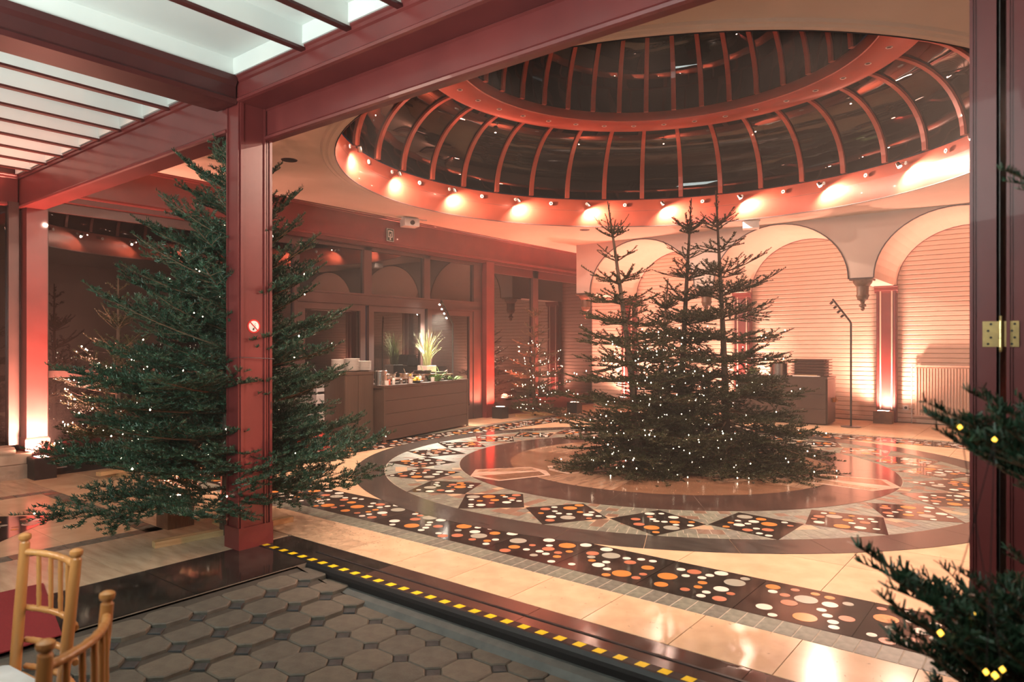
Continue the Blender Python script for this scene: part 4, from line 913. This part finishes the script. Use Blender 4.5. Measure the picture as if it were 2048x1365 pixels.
def fir(nm, lab, x, y, H, Rm, seed, pref='', lean=(0, 0), z0=.22, z1=None, nwh=None, per=6, lead=.35, pw=.8, elev=(-8, 38), trunk=.05, bulbs=0, bsize=.0075, bmat='bulb_warm', slab=None, standl=.5, stand2=None, standrot=.3, sparse_top=.0, thin=False, gw=1.0, bz=(.0, .62)):
    rr = random.Random(seed); t = thing(nm, lab, 'christmas tree', (x, y, 0), 0, 'cut fir trees with fairy lights')
    top = Vector((lean[0], lean[1], H))
    def ax(z): u = z/H; return Vector((lean[0]*u**1.3, lean[1]*u**1.3, z))
    npt = 10; pts = [ax(H*i/npt) for i in range(npt+1)]
    MB().tube(pts, [trunk*(1-i/npt)**.9+.006 for i in range(npt+1)], 9).build('trunk', 'bark', t, smooth=True)
    zb = H-lead; nwh = nwh or int((zb-z0)/.14); tips = []
    for k in range(nwh+1):
        z = z0+(zb-z0)*(k/nwh)**gw; u = (z-z0)/(H-z0); n_ = per if u < .75 else max(3, per-2)
        a0 = rr.uniform(0, 6.283)
        for i in range(n_):
            a = a0+6.283*i/n_+rr.uniform(-.25, .25); l = Rm*((1-u)**pw)*rr.uniform(.80, 1.12)+.04
            if sparse_top and u > 1-sparse_top: l *= .75
            e = R(elev[0]+(elev[1]-elev[0])*u+rr.uniform(-8, 8)); d_ = Vector((math.cos(a)*math.cos(e), math.sin(a)*math.cos(e), math.sin(e)))
            b0 = ax(z+rr.uniform(-.03, .03)); l = clear(b0, d_, l, x, y)
            if l < .06: continue
            put_branch(t, b0, d_, l, rr, pref, rr.uniform(-.25, .25)); tips.append((b0, d_, l))
        if k < nwh and not thin:                                   # short branches between whorls
            for i in range(2):
                a = rr.uniform(0, 6.283); l = Rm*((1-u)**pw)*rr.uniform(.35, .6)+.04; e = R(rr.uniform(0, 25)); d_ = Vector((math.cos(a)*math.cos(e), math.sin(a)*math.cos(e), math.sin(e)))
                put_branch(t, ax(z+(zb-z0)/nwh*.5), d_, l, rr, pref)
    for i in range(4):                                              # top whorl and leader
        a = rr.uniform(0, .6)+1.571*i; d_ = Vector((math.cos(a)*.75, math.sin(a)*.75, .66)); l = min(.30, .12+Rm*.16); put_branch(t, ax(zb+.02), d_, l, rr, pref); tips.append((ax(zb+.02), d_, l))
    put_branch(t, ax(H-lead*.55), (top-ax(H-lead)).normalized(), lead*.45, rr, pref)
    # wooden cross stand
    for i in range(2):
        g = standrot+math.pi/2*i; sl = stand2 if (i and stand2) else standl; s = MB().box(-sl/2, sl/2, -.035, .035, .045*i, .045*i+.045).build('stand_plank', 'pine_wood', t, (0, 0, 0)); s.rotation_euler = (0, 0, g)
    if bulbs:
        ls = thing('light_string', slab, 'fairy lights', (x, y, 0), 0, 'fairy light strings'); mb = MB(); wire = []
        seg = [(q_, d_, l) for q_, d_, l in tips if l > .08]; seg.sort(key=lambda s_: s_[0].z)
        for k in range(bulbs):
            q_, d_, l = seg[min(len(seg)-1, int(len(seg)*(bz[0]+(bz[1]-bz[0])*((k+rr.random())/bulbs))))]; u = rr.uniform(.25, 1.0)
            s_ = Vector((-d_.y, d_.x, 0)); p = q_+d_*(l*u)+s_*(rr.uniform(-1, 1)*l*(1-u)*.45)+Vector((0, 0, l*(.10*u**3-.05*u)+.02+rr.uniform(-.02, .03)))
            r = bsize*rr.uniform(.75, 1.25); wire.append(p)
            mb.add([p+Vector(v)*r for v in ((1, 0, 0), (-1, 0, 0), (0, 1, 0), (0, -1, 0), (0, 0, 1.25), (0, 0, -1.25))], [(0, 2, 4), (2, 1, 4), (1, 3, 4), (3, 0, 4), (2, 0, 5), (1, 2, 5), (3, 1, 5), (0, 3, 5)])
        tag(mb.build('bulbs', bmat, ls), kind='stuff')
        wm_ = MB(); order = sorted(range(len(wire)), key=lambda i: (round(wire[i].z/.16), math.atan2(wire[i].y, wire[i].x)))
        for i in range(len(order)-1):
            a, b_ = wire[order[i]], wire[order[i+1]]
            if (a-b_).length < .55: wm_.tube([a, (a+b_)/2-Vector((0, 0, .015)), b_], .0012, 3, cap=False)
        tag(wm_.build('wire', 'line_dark', ls), kind='stuff')
    return t
# big fir in front of the centre post
BIG = fir('fir_tree', 'large dense green fir standing against the dark red centre post', -5.17, 2.92, 3.16, 1.30, 21, '', (.16, -.02), .36, per=7, lead=.30, pw=.62, elev=(2, 46), trunk=.055, bulbs=75, bsize=.0062, slab='sparse warm fairy lights on the large dense fir by the post', standl=1.1, stand2=.44, standrot=1.45, bz=(0, .8), nwh=15, gw=1.1)
fir('fir_tree', 'tall brown lit fir with a bare tip beside the end post', -8.42, 3.42, 2.32, .85, 33, 'o', (0, 0), .2, per=5, lead=.62, elev=(10, 50), trunk=.03, bulbs=90, bsize=.0075, slab='warm fairy lights on the fir beside the end post', nwh=6, thin=True)
cd = tag(MB().tube([(-5.08, 2.93, 1.32), (-4.875, 2.735, 1.40), (-4.66, 2.735, 1.415), (-4.66, 3.01, 1.40), (-5.02, 2.97, 1.33)], .003, 5).build('tie_cord', 'line_dark'), 'thin dark cord tying the large fir to the post', 'cord')
# the group on the rosette
fir('fir_tree', 'leftmost tall fir of the group on the round rosette', -3.92, 7.50, 3.24, 1.12, 41, 'o', (-.30, -.24), .18, per=6, lead=.42, pw=.80, elev=(-12, 30), bulbs=150, slab='dense fairy lights on the leftmost tall fir of the rosette group', standl=.7, standrot=.75, nwh=13, gw=1.42, thin=True)
fir('fir_tree', 'middle tall fir of the rosette group', -3.75, 8.25, 3.38, .95, 43, 'o', (.12, .10), .3, per=6, lead=.45, pw=.80, elev=(-8, 34), bulbs=90, slab='fairy lights on the middle tall fir of the rosette group', standl=.7, standrot=.2, nwh=12, gw=1.38, thin=True)
fir('fir_tree', 'broad rightmost fir of the rosette group', -3.20, 8.46, 3.44, 1.36, 47, 'o', (-.12, -.09), .2, per=6, lead=.48, pw=.78, elev=(-14, 32), bulbs=90, slab='fairy lights on the broad rightmost fir of the rosette group', standl=.8, standrot=.9, nwh=13, gw=1.42, thin=True)
fir('fir_tree', 'short thin fir at the front of the rosette group', -3.80, 7.72, 2.32, .74, 53, 'o', (.10, .10), .2, per=5, lead=.40, pw=.7, elev=(-8, 40), trunk=.028, bulbs=90, slab='fairy lights on the short front fir of the rosette group', standl=.6, standrot=.4, bz=(0, .7), nwh=9, thin=True)
# far fir by the glass wall
fir('fir_tree', 'far slender fir with fairy lights near the glass wall', -8.75, 11.95, 2.30, .95, 59, 'o', (0, 0), .2, per=5, lead=.22, pw=.85, elev=(-6, 40), trunk=.035, bulbs=120, bsize=.009, slab='fairy lights on the far slender fir by the glass wall', standl=.9, standrot=1.2, nwh=9, thin=True)
# fir at the right edge, close to the camera
fr_ = thing('fir_tree', 'close dark green fir at the right picture edge before the folded doors', 'christmas tree', (.42, 2.18, -.11), 0, 'cut fir trees with fairy lights')
MB().tube([(0, 0, 0), (0, 0, 1.2), (.01, 0, 2.6)], [.05, .034, .008], 9).build('trunk', 'bark', fr_, smooth=True)
rr = random.Random(77)
for (px, py, d_, z) in [(1706, 1135, 1.62, .62), (1765, 1195, 1.50, .60), (1762, 1248, 1.42, .55), (1905, 1170, 1.60, .70), (1880, 1330, 1.35, .40), (1960, 1290, 1.55, .45), (1850, 838, 1.60, 1.08), (1848, 866, 1.52, 1.06), (1870, 893, 1.66, 1.02), (1925, 806, 1.7, 1.12), (1995, 366, 1.6, 1.72), (2010, 1130, 1.5, .78), (1990, 885, 1.45, .98), (1800, 1290, 1.62, .45), (1990, 1340, 1.28, .5), (1830, 1215, 1.55, .52), (1915, 1225, 1.40, .5), (1840, 1345, 1.5, .36), (1950, 1200, 1.72, .62), (2000, 1240, 1.4, .6), (1900, 1300, 1.6, .42), (1965, 850, 1.6, 1.0), (1950, 905, 1.5, .95)]:
    tip = P(px, py, d_)-Vector((.42, 2.18, -.11)); b0 = Vector((0, 0, z+.11)); v = tip-b0; put_branch(fr_, b0, v, v.length, rr, '', rr.uniform(-.3, .3))
for k in range(26):
    z = .3+2.0*k/26; a = rr.uniform(-1.6, 1.6); d_ = Vector((math.cos(a), math.sin(a), .3)); put_branch(fr_, Vector((0, 0, z)), d_, .85*(1-z/2.9)+.08, rr)
MB().box(-.3, .3, -.04, .04, 0, .045).build('stand_plank', 'pine_wood', fr_); MB().box(-.04, .04, -.3, .3, .045, .09).build('stand_plank', 'pine_wood', fr_)
ls = thing('light_string', 'few golden fairy lights on the close fir at the picture edge', 'fairy lights', (.42, 2.18, -.11), 0, 'fairy light strings'); mb = MB(); wr = []
for (px, py, d_, r) in [(1947, 1230, 1.50, .006), (1881, 1267, 1.36, .006), (1989, 880, 1.42, .005), (1972, 1345, 1.25, .005), (1990, 1352, 1.26, .006), (2005, 1340, 1.25, .005), (1920, 855, 1.5, .005)]:
    p = P(px, py, d_)-Vector((.42, 2.18, -.11)); wr.append(p)
    mb.add([p+Vector(v)*r for v in ((1, 0, 0), (-1, 0, 0), (0, 1, 0), (0, -1, 0), (0, 0, 1.25), (0, 0, -1.25))], [(0, 2, 4), (2, 1, 4), (1, 3, 4), (3, 0, 4), (2, 0, 5), (1, 2, 5), (3, 1, 5), (0, 3, 5)])
tag(mb.build('bulbs', 'bulb_gold', ls), kind='stuff'); mb = MB()
for a, b_ in zip(wr, wr[1:]):
    if (a-b_).length < .5: mb.tube([a, (a+b_)/2-Vector((0, 0, .02)), b_], .0012, 3, cap=False)
tag(mb.build('wire', 'line_dark', ls), kind='stuff')
# fallen needles
mb = MB(); rr = random.Random(5)
for k in range(700):
    if k < 450: x, y = rr.gauss(-4.45, .35), rr.gauss(3.50, .16)
    elif k < 560: x, y = rr.gauss(-5.3, .4), rr.gauss(2.6, .3)
    else: x, y = rr.uniform(-4.5, -.4), rr.uniform(3.25, 3.8)
    a = rr.uniform(0, 6.283); dx, dy = math.cos(a)*.011, math.sin(a)*.011; mb.add([(x-dx, y-dy, .006), (x+dy*.1, y-dx*.1, .0065), (x+dx, y+dy, .006), (x-dy*.1, y+dx*.1, .0055)], [(0, 1, 2, 3)])
tag(mb.build('fallen_needles', 'needle_olive'), 'brown fir needles scattered on the cream floor', 'needles', kind='stuff')
# ---- haze in the hall
hz = bpy.data.materials.new('haze'); hz.use_nodes = True; nt = hz.node_tree; nt.nodes.remove(nt.nodes['Principled BSDF'])
vsn = nt.nodes.new('ShaderNodeVolumeScatter'); vsn.inputs['Density'].default_value = .0065; vsn.inputs['Anisotropy'].default_value = .35; vsn.inputs['Color'].default_value = (1, .93, .88, 1)
nt.links.new(vsn.outputs[0], nt.nodes['Material Output'].inputs['Volume']); M['haze'] = hz
tag(MB().box(-9.3, 2.9, 1.6, YB-.05, .02, CEIL-.02).build('haze', 'haze'), 'thin party haze hanging in the hall', 'haze', kind='stuff')
